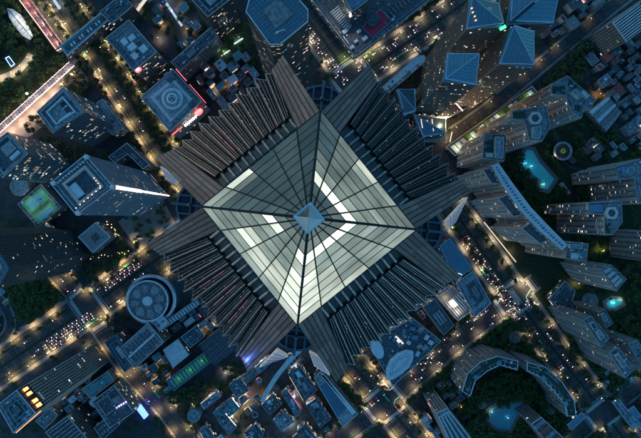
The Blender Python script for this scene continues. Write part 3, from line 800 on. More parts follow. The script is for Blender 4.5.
resid('apartment_tower', 'pinkish apartment tower with pale roof boxes, nearest the garden arcade', [(484, 134), (506, 135), (504, 161), (482, 158)], 105, terr=[[(471, 146), (483, 146.5), (482, 152), (471, 151)]] and [[(485, 140), (493, 140), (493, 152), (484.5, 151.5)]], boxes=[([(496, 137), (504, 137.5), (503, 158), (495, 157)], 4, 'roof_blue'), ([(487, 153), (493, 153.5), (493, 157), (487, 156.5)], 3, 'roof_pale')])
resid('apartment_tower', 'apartment tower with a hexagonal helipad ring on its roof, middle of three', [(512, 111), (546, 106), (550, 126), (542, 141), (529, 140), (524, 121), (512, 119)], 130, terr=[[(513, 112.5), (525, 111), (525.5, 118), (513, 118)]], boxes=[([(533, 127), (541, 126.5), (540, 138), (533, 137.5)], 4, 'roof_blue')], hexa=(535.5, 118), lit=.08)
resid('apartment_tower', 'apartment tower with dark green roof terraces and an E-shaped roof block, farthest of three', [(551, 85), (567, 76), (595, 100), (590, 109), (584, 107), (581, 118), (571, 112), (565, 96), (551, 94)], 130, terr=[[(552, 86.5), (565, 86), (565, 93.5), (553, 93)], [(575, 105), (582, 104), (580, 112), (575, 110)], [(569, 79), (578, 86), (574, 90), (568, 85)]], boxes=[([(572, 92), (576, 89), (583, 96), (579, 99)], 5, 'roof_blue'), ([(581, 92), (584, 90), (590, 96), (587, 98)], 4, 'roof_pale')], lit=.06)
# curved slab
inner = [(492, 166), (503, 186), (520, 210), (540, 231), (562, 250)]
outer = [(567, 245), (548, 226), (530, 207), (512, 183), (498, 163)]
r, ro, po = building('curved_apartment_slab', 'long curved apartment slab whose pale roof is cut by a row of dark slots', 'building', inner + outer, 113, wall='pinkstone', pier='pinkstone', style='resid', roof='roof_pale', bay=3.2, fl=3.1, lit=.05, equip=0, ptrim='steel_white')
for i in range(30):
    t = .03 + i*.032; k = min(3, int(t*4)); f = t*4 - k
    a_ = lerp2(inner[k], inner[k+1], f); b_ = lerp2(outer[4-k], outer[3-k], f)
    t2 = t + .018; k2 = min(3, int(t2*4)); f2 = t2*4 - k2
    c_ = lerp2(inner[k2], inner[k2+1], f2); d_ = lerp2(outer[4-k2], outer[3-k2], f2)
    rbox(ro, [lerp2(a_, b_, .36), lerp2(a_, b_, .64), lerp2(c_, d_, .64), lerp2(c_, d_, .36)], 113, 113.3, 'roof_grey', 'roof_slot')
for j, (t0, t1) in enumerate(((.02, .22), (.33, .55), (.64, .86))):
    def on(t):
        k = min(3, int(t*4)); return lerp2(inner[k], inner[k+1], t*4 - k)
    a_, b_ = on(t0), on(t1); ex = [(-10, 2), (-10, 5), (-9, 7)][j]
    q = [lerp2(a_, b_, .02), lerp2(a_, b_, .98), (b_[0] + ex[0], b_[1] + ex[1] - 3), (a_[0] + ex[0], a_[1] + ex[1] - 1)]
    q = [(x - .6, y + .6) for x, y in q]
    wb = PP(q, 106); c = centroid(wb); mb = MB()
    root = r
    p_ = ccw(wb)
    facade(r, p_, 0, 106, 3.2, 3.1, 'pinkstone', .07, .03, 'resid', pier='pinkstone', band='concrete_pale', seed=50 + j)
    rf = MB(); rf.prism(p_, 105.5, 106); rf.build('wing_roof', 'roof_dark', r); pr = MB(); pr.ring(offset(p_, .1), offset(p_, -.5), 106.004, 107); pr.build('parapet', 'concrete_pale', r)
    BASES.append(p_); LOWS.append(106)
resid('apartment_tower', 'square apartment tower with crowded roof boxes at the end of the curved slab', [(567, 242), (588, 244), (586, 261), (565, 258)], 112, boxes=[([(573, 253), (579, 253.5), (578, 259), (572, 258.5)], 3, 'roof_pale'), ([(570, 244), (583, 245), (582, 249), (570, 248)], 4, 'roof_blue')], tank=None, terr=[[(566, 256.5), (571, 257), (570, 259), (565.5, 258.5)]])
resid('apartment_slab', 'apartment slab with blue roof tanks beside the right edge, uppermost', [(616, 167), (639, 159), (650, 168), (652, 203), (638, 203), (634, 178), (618, 179)], 105, boxes=[([(628, 168), (634, 167), (634, 173), (628, 173)], 3, 'roof_cobalt')], tank=[(617.5, 168), (627, 166), (627, 169), (618, 171)], lit=.06)
resid('apartment_slab', 'apartment slab with a bright blue flat roof tank and hexagonal helipad', [(588, 203), (621, 201), (622, 222), (612, 235), (604, 234), (604, 214), (589, 213)], 115, tank=[(590, 205), (603, 204.5), (603, 212), (590, 212.5)], hexa=(612, 213), terr=[[(605, 223), (611, 223), (610, 233), (605, 232.5)]], lit=.12)
resid('apartment_slab', 'grey apartment slab cut off by the right edge below the helipad slab', [(656, 232), (676, 232), (676, 263), (656, 262)], 95, lit=.06)
resid('apartment_slab', 'apartment slab with slatted pale roof ribs, above the curved podium garden', [(601, 270), (611, 265), (626, 279), (616, 291)], 100, boxes=[(inquad([(601, 270), (611, 265), (626, 279), (616, 291)], .2, u, .8, u + .12), 2.5, 'roof_pale') for u in (.1, .35, .6, .8)], lit=.05)
resid('apartment_slab', 'grey slab with window grid and stepped white roof, rising from the bent podium', [(583, 320), (591, 316), (609, 338), (601, 347)], 92, boxes=[([(590, 324), (594, 322), (598, 328), (594, 330)], 3, 'roof_dark'), ([(596, 332), (600, 330), (605, 337), (601, 340)], 3, 'roof_blue')], lit=.04, wall='concrete')
resid('apartment_slab', 'narrow slab behind the stepped white roof, greenish roof boxes', [(598, 312), (604, 309), (613, 323), (606, 328)], 70, boxes=[([(601, 315), (604, 313), (608, 320), (605, 322)], 3, 'roof_teal')], wall='concrete')
resid('apartment_slab', 'grey slab with long white roof frame, lower of two beside the east avenue trees', [(609, 352), (618, 347), (634, 369), (625, 378)], 92, boxes=[([(615, 356), (619, 354), (627, 365), (623, 368)], 3, 'roof_blue')], lit=.04, wall='concrete')
resid('apartment_slab', 'slab at the right edge behind the long white roof frame', [(628, 344), (637, 340), (655, 366), (646, 374)], 80, wall='concrete')
q = [(549, 299), (565, 281), (575, 291), (572, 300), (578, 309), (568, 315)]
building('bent_podium', 'dark flat bent podium roof with a lit kerb along the pavement', 'podium', q, 14, roof='roof_dark', equip=14, style='bands', lit=.3)
# curved stepped apartment rows, lower right
rows = [([(462, 391), (467, 374), (480, 362), (497, 356), (518, 361)], [(517, 370), (500, 365), (487, 371), (475, 381), (470, 396)], 'westerly curved apartment row with white zigzag roof edge around the pool garden'),
        ([(527, 362), (545, 367), (562, 382), (574, 401), (576, 416)], [(567, 416), (565, 405), (554, 391), (540, 377), (527, 371)], 'easterly curved apartment row with white zigzag roof edge and teal roof boxes')]
for o_, i_, lb in rows:
    r, ro, po = building('curved_apartment_row', lb, 'building', o_ + i_, 62, wall='concrete', pier='concrete', style='resid', roof='terrace_green', bay=3.2, fl=3.1, lit=.03, equip=10, ptrim='roof_pale', group='curved apartment rows')
    n = 26; zz = []
    for j in range(n + 1):
        t = j/n*.999*4; k = int(t); p = lerp2(i_[k], i_[k+1], t - k); cc = P(p[0], p[1], 63.5)
        zz.append(cc + Vector((0, 0, 0)) + (Vector((1.4, 1.4, 0)) if j % 2 else Vector((-.6, -.6, 0))))
    mb = MB()
    for a_, b_ in zip(zz, zz[1:]): mb.bar(a_, b_, .7, .8)
    mb.build('zigzag_edge', 'roof_pale', ro)
    for t in (.3, .75):
        k = int(t*4); p = lerp2(lerp2(o_[k], o_[k+1], t*4-k), lerp2(i_[4-k], i_[3-k], t*4-k), .85); mb = MB(); c = P(*p, 66).xy; mb.box(c, 5.5, 4.5, 62, 66, .7); mb.build('stair_head', 'roof_teal', ro)
# left: office tower with the lit edge
q = [(51, 183), (86, 155), (114, 187), (77, 215)]
r, ro, po = building('office_tower', 'tall blue office tower with one brilliantly lit vertical edge and a sunken roof court', 'tower', q, 202, roof='roof_grey', wall='blue_wall', glass='blue_wall', band='steel_pale', style='glass', bay=2.6, fl=3.6, lit=.02, run=.25, equip=4, para=2.4, ptrim='roof_pale')
rring(ro, sub(q, .88), 202, 204, 'roof_blue', 'outer_frame', 1.4); rring(ro, sub(q, .66), 202, 207, 'pinkstone', 'court_wall', 2.6); rbox(ro, sub(q, .46), 202, 202.5, 'roof_dark', 'roof_court')
bx(ro, q, (.22, .34, .42, .7), 202.5, 206, 'roof_pale', 'plant_room')
for i in range(10): bx(ro, q, (.1 + i*.08, .07, .14 + i*.08, .11), 202, 205, 'roof_pale', 'cooling_unit')
for i in range(7):
    p = lerp2((76, 208), (100, 188), i/6); mb = MB(); mb.lathe(P(*p, 207.5).xy, [(0, 207), (.55, 207.2), (.55, 207.6), (0, 207.8)], 8); mb.build('roof_lamp', 'strip_warm', ro)
for i in range(4):
    p = lerp2((94, 178), (100, 186), i/3); mb = MB(); mb.lathe(P(*p, 207.5).xy, [(0, 207), (.45, 207.2), (.45, 207.6), (0, 207.8)], 8); mb.build('roof_lamp', 'strip_warm', ro)
for cpt in q:
    c = P(*lerp2(cpt, (82, 185), .06), 206).xy; mb = MB(); mb.lathe(c, [(2.6, 202), (2.6, 206), (2.2, 206.6), (0, 206.6)], 16); mb.build('corner_drum', 'roof_pale', ro)
cc = min(po, key=lambda p: (p - P(114, 187, 202).xy).length); dirc = (cc - centroid(po)).normalized()
for z0_, z1_, wd_, m in ((120, 199, 2.6, 'strip_white'), (60, 120, 1.7, 'strip_white'), (4, 60, 1.2, 'strip_warm')):
    mb = MB(); mb.box(cc + dirc*.7, wd_, wd_, z0_, z1_, math.atan2(dirc.y, dirc.x) + .785); mb.build('light_strip', m, r)
q = [(127, 143), (150, 165), (143, 169), (128, 154), (115, 163), (109, 157)]
building('angled_block', 'L-shaped low block with pale coping behind the lit-edge office tower', 'building', q, 30, roof='roof_dark', equip=10, style='grid', ptrim='roof_pale', para=2)
q = [(78, 237), (96, 222), (111, 237), (93, 253)]
r, ro, po = building('small_pavilion', 'small square building with smooth pale-blue roof and central grille', 'building', q, 22, roof='roof_blue', style='bands', equip=0, ptrim='roof_pale', para=.8)
bx(ro, q, (.35, .35, .68, .7), 22, 23, 'roof_grey', 'roof_grille'); bx(ro, q, (.38, .38, .65, .67), 23, 23.2, 'roof_dark', 'grille_slats'); rring(ro, sub(q, .95), 22, 22.5, 'roof_pale', 'coping', .8)
q = [(-45, 230), (-12, 236), (9, 268), (-2, 288), (-45, 294)]
r, ro, po = building('dark_tower', 'long dark tower leaning in from the picture edge, flecked with lit windows', 'tower', q, 190, wall='concrete_dark', pier='concrete_dark', band='concrete_dark', glass='glass', roof='roof_blue', style='grid', bay=3.0, fl=3.6, lit=.03, run=.09, equip=0, ptrim='roof_cobalt', para=2)
rring(ro, sub(q, .75), 190, 193, 'roof_blue', 'inner_frame', 1.5)
p = P(11.5, 263.5, 168); mb = MB(); mb.box(p.xy, 4.5, 3.6, 164, 168, .9); mb.build('sign', 'lamp_warm', r)
q = [(-2, 405), (17, 390), (36, 413), (14, 433)]
r, ro, po = building('slab_tower', 'tall grid-faced slab tower with four glowing orange sign characters on its roof edge', 'tower', q, 188, wall='concrete', pier='concrete_pale', band='concrete', roof='roof_grey', style='grid', bay=3.4, fl=4.2, lit=.02, run=.1, equip=26, ptrim='roof_pale')
rring(ro, sub(q, .82), 188, 190, 'roof_blue', 'inner_frame', .8); rring(ro, sub(q, .5), 188, 190.5, 'roof_teal', 'core_frame', .8); rbox(ro, sub(q, .25), 188, 192, 'roof_dark', 'plant_room')
wa, wb_ = P(17, 390, 188), P(36, 413, 188); wd_ = (wb_ - wa).normalized(); wn_ = Vector((-wd_.y, wd_.x, 0)); wn_ = wn_ if wn_.dot(Vector((1, .7, 0))) > 0 else -wn_
mb = MB(); mb.bar(wa.lerp(wb_, .02) + wn_*.9 - Vector((0, 0, 9)), wa.lerp(wb_, .98) + wn_*.9 - Vector((0, 0, 9)), 17, 1.0, up=wn_); mb.build('sign_board', 'steel_dark', r)
for i, t in enumerate((.14, .34, .64, .84)):
    mb = MB(); c = wa.lerp(wb_, t) + wn_*2.2 - Vector((0, 0, 8.5)); rg_ = random.Random(i + 3); Z = Vector((0, 0, 1))
    for q_ in (-3.6, -1.2, 1.2, 3.6): ww = rg_.uniform(1.2, 2.2); mb.bar(c - wd_*ww + Z*q_, c + wd_*ww + Z*q_, .85, .9, up=wn_)
    for q_ in (rg_.uniform(-1.7, -1), rg_.uniform(.6, 1.7)): mb.bar(c + wd_*q_ - Z*3.8, c + wd_*q_ + Z*3.8, .8, .7, up=wn_)
    mb.build('sign_character', 'sign_orange', r)
a_, b_ = P(16, 433, 186), P(41, 411, 186); mb = MB(); mb.bar(a_, b_, .5, .5); mb.build('neon_line', 'sign_orange', r)
# left courts on podium
q = [(8, 196), (40, 172), (70, 205), (38, 232)]
r, ro, po = building('court_podium', 'podium roof carrying two floodlit green sports courts', 'podium', [(18, 204), (41, 184), (62, 207), (38, 228)], 20, roof='roof_dark', style='bands', equip=6, ptrim='roof_blue')
for cq, m, nm in (([(21.5, 204), (41, 188), (50, 198), (30, 214)], 'court_green', 'green_court'), ([(33, 217), (51, 202), (59, 210), (41, 225)], 'court_green', 'green_court')):
    co = rbox(ro, cq, 20, 20.25, m, nm); bx(co, cq, (.15, .2, .85, .8), 20.25, 20.3, 'court_blue' , 'court_pad')
    mb = MB()
    for u in (.15, .5, .85): mb.bar(P(*lerp2(lerp2(cq[0], cq[1], u), lerp2(cq[3], cq[2], u), .2), 20.36), P(*lerp2(lerp2(cq[0], cq[1], u), lerp2(cq[3], cq[2], u), .8), 20.36), .25, .06)
    for v in (.2, .8): mb.bar(P(*lerp2(lerp2(cq[0], cq[3], v), lerp2(cq[1], cq[2], v), .15), 20.36), P(*lerp2(lerp2(cq[0], cq[3], v), lerp2(cq[1], cq[2], v), .85), 20.36), .25, .07)
    mb.build('court_line', 'paint', co)
for x, y, e in ((25, 200, 3500), (40, 190, 3500), (48, 199, 3000), (30, 212, 4500), (45, 207, 2000)):
    p = P(x, y, 29); mb = MB(); mb.bar((p.x, p.y, 20), (p.x, p.y, 29), .25); mb.box(p.xy, 1.4, .6, 29, 29.5, GRID); mb.build('court_floodlight', ['steel'], r); glow('flood_glow', p, e, (.75, 1, .7), r)
c = P(19, 187, 22).xy
mb = MB(); mb.lathe(c, [(12.5, 0), (12.5, 22), (11.8, 22.4), (10.4, 21), (6, 20.4), (0, 20)], 36); o = mb.build('drum_hall', ['roof_blue']); tag(o, 'shallow dish-roofed round hall beside the floodlit sports courts', 'building'); BASES.append(circ(c, 14)); LOWS.append(22)
building('white_pavilion', 'small white flat-roofed pavilion below the sports courts', 'building', [(41, 229), (47, 222), (53, 228), (47, 235)], 10, roof='roof_pale', style='bands', equip=0, para=.4)
# round building
c = P(149.5, 300.5, 42).xy; k_ = (CAM_H - 42)/FPX
r = thing('round_building', 'large round building whose roof disc carries petal-shaped panels', 'building', (c.x, c.y, 0))
mb = MB(); mb.lathe(c, [(31, 0), (31, 30), (33.5, 31), (33.5, 33), (29, 35)], 56); mb.build('wall', 'glass_blue', r, smooth=False)
mb = MB(); mb.lathe(c, [(34.2, 33), (34.4, 35.5), (30.5, 38), (29.3, 36)], 56); mb.build('rim', 'steel_pale', r, smooth=True)
c2 = c + Vector((-2.6, -.8))
mb = MB(); mb.lathe(c2, [(27.5, 30), (27.5, 41), (26.6, 42), (25.4, 42), (25.2, 40.4), (0, 40.4)], 56); rf = mb.build('roof', 'roof_grey', r); ORG[rf] = ORG[r]
mb = MB(); mb.lathe(c2, [(27.8, 41), (28, 42.2), (26, 42.4), (25.8, 41)], 56); mb.build('roof_rim', 'roof_pale', r)
for i in range(8):
    a_ = i*math.pi/4 + .2; mb = MB(); pc = c2 + Vector((math.cos(a_), math.sin(a_)))*17
    pts = [pc + Vector((math.cos(a_ + t)*(6.2 if math.cos(t) > -.5 else 5.0), math.sin(a_ + t)*6.4)) for t in [2*math.pi*j/14 for j in range(14)]]
    mb.prism(pts, 40.4, 42 + (i % 3)*.3); pe = mb.build('petal', 'roof_blue' if i % 2 else 'roof_grey', rf)
    mb = MB()
    for t in (-.12, 0, .12): mb.bar(Vector((*(c2 + Vector((math.cos(a_ + t), math.sin(a_ + t)))*12), 43)), Vector((*(c2 + Vector((math.cos(a_ + t), math.sin(a_ + t)))*22), 43)), .4)
    mb.build('petal_rib', 'roof_pale', pe)
mb = MB(); mb.lathe(c2, [(6.5, 40.4), (6.5, 43), (5, 43.5), (0, 44)], 20); mb.build('centre_dome', 'roof_pale', rf)
BASES.append(circ(c, 36)); LOWS.append(40)
q = [(151, 320), (160, 312), (169, 323), (160, 331)]
building('square_lobby', 'small square-roofed lobby attached to the round building', 'building', q, 40, roof='roof_pale', style='bands', equip=3)
mb = MB(); mb.bar(P(162, 327, 36), P(199, 301, 36), 9, 2.5); o = mb.build('link_bridge', 'roof_grey'); tag(o, 'straight covered bridge from the round building lobby towards the skyscraper', 'bridge'); 
for i in range(14): mb = MB(); p = P(163 + i*2.6, 326.5 - i*1.83, 37.6); mb.box(p.xy, 1.2, 7, 37.25, 37.8, GRID); sl = mb.build('slat', 'roof_pale', o); 
q = [(119, 349), (148, 323), (164, 342), (135, 368)]
r, ro, po = building('slab_building', 'slab building with rows of dark roof lights running up to the round building', 'building', q, 42, roof='roof_blue', style='grid', equip=8)
for i in range(8):
    for j in range(2): bx(ro, q, (.12 + i*.1, .15 + j*.42, .18 + i*.1, .45 + j*.42), 42, 42.8, 'roof_dark', 'roof_light_or_glint')
bx(ro, q, (.05, .47, .95, .55), 42, 43.4, 'roof_pale', 'roof_spine')
q = [(105, 342), (116, 335), (135, 360), (125, 372)]
r, ro, po = building('end_block', 'blue-lined rectangular end block closing the slab building', 'building', q, 40, roof='roof_dark', style='grid', equip=6, ptrim='roof_cobalt', para=2)
rring(ro, sub(q, .72), 40, 42.5, 'roof_cobalt', 'inner_frame', 1); bx(ro, q, (.35, .3, .65, .7), 40, 44, 'roof_blue', 'plant_room')
# bottom left
q = [(82, 389), (108, 371), (114, 381), (91, 399)]
building('teal_hall', 'low hall with a flat teal roof below the grid-faced slab tower', 'building', q, 22, roof='roof_teal', style='bands', equip=2, para=.7)
q = [(92, 402), (114, 385), (134, 412), (110, 428)]
r, ro, po = building('shopping_block', 'dark shopping block with a violet lettered sign and a glowing blue screen', 'building', q, 34, roof='roof_dark', style='bands', equip=22, lit=.1)
rring(ro, inquad(q, .1, .12, .6, .62), 34, 36, 'roof_blue', 'roof_frame', 1.2); bx(ro, q, (.62, .3, .9, .5), 34, 38, 'roof_grey', 'plant_room')
for i in range(5):
    p = lerp2((116.5, 408), (125.5, 402.5), i/4); c = P(*p, 36).xy; mb = MB()
    mb.box(c, 1.4, .5, 34.2, 36, GRID); mb.box(c, .5, 2.2, 34.2, 36.2, GRID); mb.box(c + Vector((.5, .7)), 1.3, .4, 34.2, 36.1, GRID); mb.build('sign_letter', 'sign_violet', r)
mb = MB(); mb.prism(PP([(139, 406), (147, 417), (144, 419.5), (136, 409)], 16), 8, 16); sg_ = mb.build('led_screen', 'led_blue', r); 
glow('screen_glow', P(146, 408, 18), 2500, (.15, .25, 1), r)
q = [(94, 428), (112, 414), (120, 424), (103, 440)]
r, ro, po = building('low_block', 'low block with a double row of skylights at the bottom edge', 'building', q, 26, roof='roof_dark', style='bands', equip=0)
for i in range(6):
    for j in range(2): bx(ro, q, (.1 + i*.14, .2 + .35*j, .19 + i*.14, .42 + .35*j), 26, 27, 'roof_blue', 'skylight')
q = [(46, 432), (68, 416), (92, 444), (70, 462)]
r, ro, po = building('striped_block', 'dark block with parallel roof stripes in front of the orange-signed tower', 'building', q, 48, roof='roof_dark', style='fins', equip=0)
for i in range(9): bx(ro, q, (.05, .06 + i*.1, .95, .1 + i*.1), 48, 49.5, 'roof_grey', 'roof_fin')
building('low_block', 'dark low block with a round roof vent between slab tower and striped block', 'building', [(36, 421), (50, 408), (58, 415), (45, 429)], 24, roof='roof_grey', style='bands', equip=5)
# centre bottom-left
building('white_roofed_hall', 'hall with a plain pale-blue square roof left of the skyscraper foot', 'building', [(163, 350), (178, 339), (189, 355), (173, 368)], 16, roof='roof_pale', style='bands', equip=0, para=.5)
building('dark_hall', 'dark flat hall between the pale-roofed hall and the lattice pavilion', 'building', [(181, 337), (197, 325), (205, 336), (190, 348)], 14, roof='roof_dark', style='bands', equip=8)
q = [(199, 345), (218, 330), (238, 348), (214, 365)]
r, ro, po = building('lattice_pavilion', 'square pavilion roofed with a dark open lattice', 'pavilion', q, 20, roof='roof_dark', style='bands', equip=0, ptrim='steel')
for i in range(1, 9):
    mb = MB(); mb.bar(P(*lerp2(q[0], q[1], i/9), 21.5), P(*lerp2(q[3], q[2], i/9), 21.5), .45, .8); mb.build('lattice_bar', 'roof_grey', ro)
for i in range(1, 5): mb = MB(); mb.bar(P(*lerp2(q[0], q[3], i/5), 22), P(*lerp2(q[1], q[2], i/5), 22), .45, .8); mb.build('lattice_bar', 'roof_grey', ro)
q = [(166, 381), (205, 352), (211, 362), (174, 391)]
r, ro, po = building('green_lit_hall', 'long glass hall glowing green through its roof bays', 'building', q, 12, roof='roof_dark', style='grid', equip=0, ptrim='roof_teal', para=.6)
mat('green_glass', (.04, .14, .1), .3, emit=.03, ec=(.1, 1, .5), var=.3)
for t_ in (.2, .5, .8): glow('hall_glow', P(*lerp2((170, 386), (208, 357), t_), 17), 500, (.25, 1, .5), r)
for i in range(12): bx(ro, q, (.05 + i*.078, .15, .1 + i*.078, .85), 12, 12.7 + .01*i, 'green_glass' if i % 4 else 'roof_teal', 'glass_bay')
q = [(100, 0), (140, -25), (150, -12), (122, 14), (111, 12)]
building('corner_block', 'dark block with green neon line at the top edge near the shop strip', 'building', [(100, 12), (122, -6), (133, 6), (112, 24)], 36, roof='roof_dark', style='grid', equip=14)
# bottom centre
q = [(314, 378), (321, 371), (358, 414), (343, 427)]
r, ro, po = building('terrace_building', 'long building with glazed blue roof bays ending in a square ring block', 'building', q, 30, roof='roof_blue', style='grid', equip=0)
for i in range(9): bx(ro, q, (.03 + i*.075, .2, .09 + i*.075, .8), 30, 31.2, 'glass_blue' if i % 2 else 'roof_cobalt', 'roof_bay')
rring(ro, inquad(q, .74, .05, .98, .95), 30, 33, 'roof_pale', 'ring_block', 3); bx(ro, q, (.8, .3, .92, .7), 30, 30.4, 'roof_brown', 'roof_court')
q = [(368, 343), (412, 318), (441, 341), (393, 386)]
r, ro, po = building('mall_podium', 'podium roof with jumbled pale machine roofs beside the pleated slope', 'podium', q, 30, roof='roof_dark', style='bands', equip=70, lit=.4)
lf = [P(387, 381, 34), P(386, 370, 34), P(390, 360, 34), P(398, 353, 34), P(407, 350, 34), P(413, 351, 34), P(413, 360, 34), P(409, 368, 34), P(400, 375, 34), P(392, 380, 34)]
mb = MB(); mb.prism([p.xy for p in lf], 30, 34); le = mb.build('leaf_roof', 'roof_pale', ro); lp = ccw([p.xy for p in lf]); mb = MB(); mb.ring(offset(lp, -5), offset(lp, -5.4), 34, 34.3); mb.ring(offset(lp, -8), offset(lp, -8.4), 34, 34.3); mb.build('leaf_line', 'roof_blue', le)
mb = MB(); e = circ(P(377, 349, 33).xy, 8, 24, ry=14, rot=R(25)); mb.prism(e, 30, 33.4); mb.build('oval_roof', 'roof_pale', ro)
for i, (x, y, a_, b_) in enumerate(((421, 330, 9, 6), (427, 338, 7, 5), (415, 338, 6, 8), (420, 347, 8, 5), (409, 343, 5, 5), (404, 333, 10, 4), (425, 348, 9, 6), (431, 343, 6, 6), (413, 329, 5, 7), (400, 345, 6, 5), (418, 354, 7, 4), (395, 340, 6, 5))):
    mb = MB(); mb.box(P(x, y, 34).xy, a_, b_, 30, 33.2 + i*.12, GRID + (i % 3)*.35); mb.build('machine_roof', ('roof_blue', 'roof_pale', 'roof_cobalt')[i % 3], ro)
mb = MB(); mb.box(P(399, 341, 33).xy, 5, 14, 30, 32.6, GRID + .1); mb.build('lit_rooflight', 'shop_cream', ro)
q = [(423, 307), (435, 299), (454, 325), (444, 335)]
r, ro, po = building('dark_roofed_block', 'black flat-roofed block with three pale square hatches', 'building', q, 26, roof='roof_dark', style='bands', equip=0, ptrim='concrete', lit=.4)
for u in (.2, .42, .65): bx(ro, q, (u, .35, u + .15, .75), 26, 27.5, 'roof_blue', 'hatch')
q = [(437, 297), (453, 286), (474, 309), (458, 321)]
r, ro, po = building('lit_terrace_block', 'block with a floodlit cream striped terrace roof', 'building', q, 22, roof='pave', style='bands', equip=0, lit=.5, ptrim='roof_pale')
for i in range(7): bx(ro, q, (.1 + i*.125, .3, .16 + i*.125, .9), 22, 23, 'roof_pale', 'terrace_strip')
bx(ro, q, (.3, .35, .55, .6), 22, 24.5, 'shop_cream', 'lit_rooflight')
for u in (.2, .5, .8): glow('terrace_glow', P(*lerp2(lerp2(q[0], q[1], .3), lerp2(q[3], q[2], .3), u), 27), 1500, (1, .78, .5), r)
q = [(456, 283), (473, 271), (491, 303), (475, 317)]
r, ro, po = building('blue_roofed_block', 'block with a dark sunken roof rimmed in blue beside the crowded crossroads', 'building', q, 30, roof='roof_blue', style='glass', equip=4, ptrim='roof_pale', lit=.1)
bx(ro, q, (.35, .2, .92, .8), 30, 30.3, 'roof_dark', 'roof_well'); bx(ro, q, (.5, .35, .75, .65), 30.3, 33, 'roof_grey', 'plant_room')
q = [(444, 243), (451, 238), (466, 257), (484, 289), (472, 270), (462, 282), (452, 268)]
r, ro, po = building('glass_podium', 'smooth blue glass podium wrapping the right corner of the skyscraper', 'podium', [(440, 246), (450, 238), (472, 268), (456, 281)], 28, roof='glass_roof', style='glass', equip=0, para=.5, ptrim='steel_pale')
a_ = [P(455 + 9*math.cos(t), 282 + 5*math.sin(t) - 4, 29.5) for t in [3.6 + j*.25 for j in range(9)]]; mb = MB()
for u, v in zip(a_, a_[1:]): mb.bar(u, v, .7)
mb.build('light_strip', 'strip_blue', r)
# bottom right
q = [(436, 413), (447, 408), (474, 442), (456, 456)]
r, ro, po = building('slim_slab', 'slim slab with pale roof frames and a red light line on its flank', 'building', q, 72, wall='concrete', pier='concrete_pale', roof='roof_blue', style='grid', lit=.02, equip=3, ptrim='roof_pale')
for u in (.05, .28, .52, .76): rring(ro, inquad(q, u, .1, u + .2, .9), 72, 74.5, 'roof_pale', 'roof_frame', .9); bx(ro, q, (u + .03, .2, u + .17, .8), 72, 72.4, 'roof_dark', 'roof_well')
mb = MB(); mb.bar(P(428, 403, 30), P(434, 411, 34), 1.0, 1.2); mb.build('neon_line', 'sign_red', r)
building('blue_roofed_shed', 'long narrow shed with a bright blue roof at the end of the easterly curved row', 'shed', [(567, 425), (582, 412), (586, 417), (572, 430)], 12, roof='roof_cobalt', style='bands', equip=0, para=.3)
q = [(524, 446), (560, 420), (600, 462), (560, 500)]
r, ro, po = building('striped_slab', 'dark slab with reddish roof stripes cut by the bottom edge', 'building', [(531, 424), (541, 417), (572, 446), (560, 458)], 52, roof='roof_dark', style='grid', equip=0, wall='concrete')
q = [(531, 424), (541, 417), (572, 446), (560, 458)]
for i in range(5): bx(ro, q, (.03, .08 + i*.18, .97, .17 + i*.18), 52, 53.2, 'roof_red' if i % 2 else 'roof_grey', 'roof_fin')
for q, lb, m in (([(612, 402), (618, 398), (640, 425), (633, 430)], 'long low shelter with pale roof strips beside the lower right crossroads', 'roof_blue'), ([(628, 410), (634, 406), (650, 428), (643, 433)], 'cobalt-roofed low shelter at the lower right edge', 'roof_cobalt')):
    building('shelter', lb, 'shelter', q, 9, roof=m, style='bands', equip=3, para=.4)
# top right: louvred building, gabled sheds
q = [(612, 22), (640, 1), (655, 20), (626, 42)]
r, ro, po = building('louvred_building', 'building with a roof of parallel white louvres near the upper right corner', 'building', q, 60, roof='roof_dark', style='bands', equip=0, wall='concrete')
for i in range(9): bx(ro, q, (.04, .05 + i*.104, .96, .1 + i*.104), 60, 61.5, 'concrete_pale', 'louvre')
r = thing('market_shed', 'row of five pale gabled shed roofs lit by orange lamps', 'shed', P(604, 114, 0), None)
q = [(588, 112), (608, 96), (622, 113), (606, 132)]
mb = MB(); mb.prism(ccw(PP(q, 9)), 0, 9); mb.build('wall', 'concrete', r); BASES.append(ccw(PP(q, 9))); LOWS.append(9)
for i in range(5):
    a_, b_, c_, d_ = [P(*p, 9) for p in inquad(q, .02, .02 + i*.196, .98, .19 + i*.196)]; m1 = a_.lerp(d_, .5) + Vector((0, 0, 3)); m2 = b_.lerp(c_, .5) + Vector((0, 0, 3)); u_ = Vector((0, 0, .03))
    mb = MB(); mb.face([a_ + u_, b_ + u_, m2, m1]); mb.face([m1, m2, c_ + u_, d_ + u_]); mb.face([a_, m1, d_]); mb.face([b_, c_, m2]); mb.build('gable_roof', ('roof_pale', 'roof_blue', 'roof_pale', 'roof_grey', 'roof_blue')[i], r)

# ------------------------------------------------------------------ structures in the open
# leaf pavilion
lf = [(7, 8), (13, 9), (21, 15), (28, 25), (33, 36), (30, 40), (23, 36), (15, 27), (9, 17)]
p_ = ccw(PP(lf, 10)); c = centroid(p_)
r = thing('leaf_pavilion', 'white leaf-shaped pavilion roof with a dark midrib in the dark park', 'pavilion', (c.x, c.y, 0))
mb = MB(); mb.prism(offset(p_, -3), 0, 8.5); mb.build('wall', 'glass_dull', r)
mb = MB(); mb.prism(p_, 8.5, 10); ro = mb.build('roof', 'roof_pale', r); ORG[ro] = ORG[r]
mb = MB(); mb.bar(P(8, 9, 10.3), P(32, 38, 10.3), .9, .5); mb.build('midrib', 'steel_dark', ro)
for i in range(1, 8):
    t = i/8; m_ = P(*lerp2((8, 9), (32, 38), t), 10.2); mb = MB()
    for sx in (-1, 1):
        e_ = m_ + Vector((-.75, -.66, 0))*sx*12*math.sin(math.pi*t)*.8; mb.bar(m_, e_, .25, .3)
    mb.build('vein', 'steel_pale', ro)
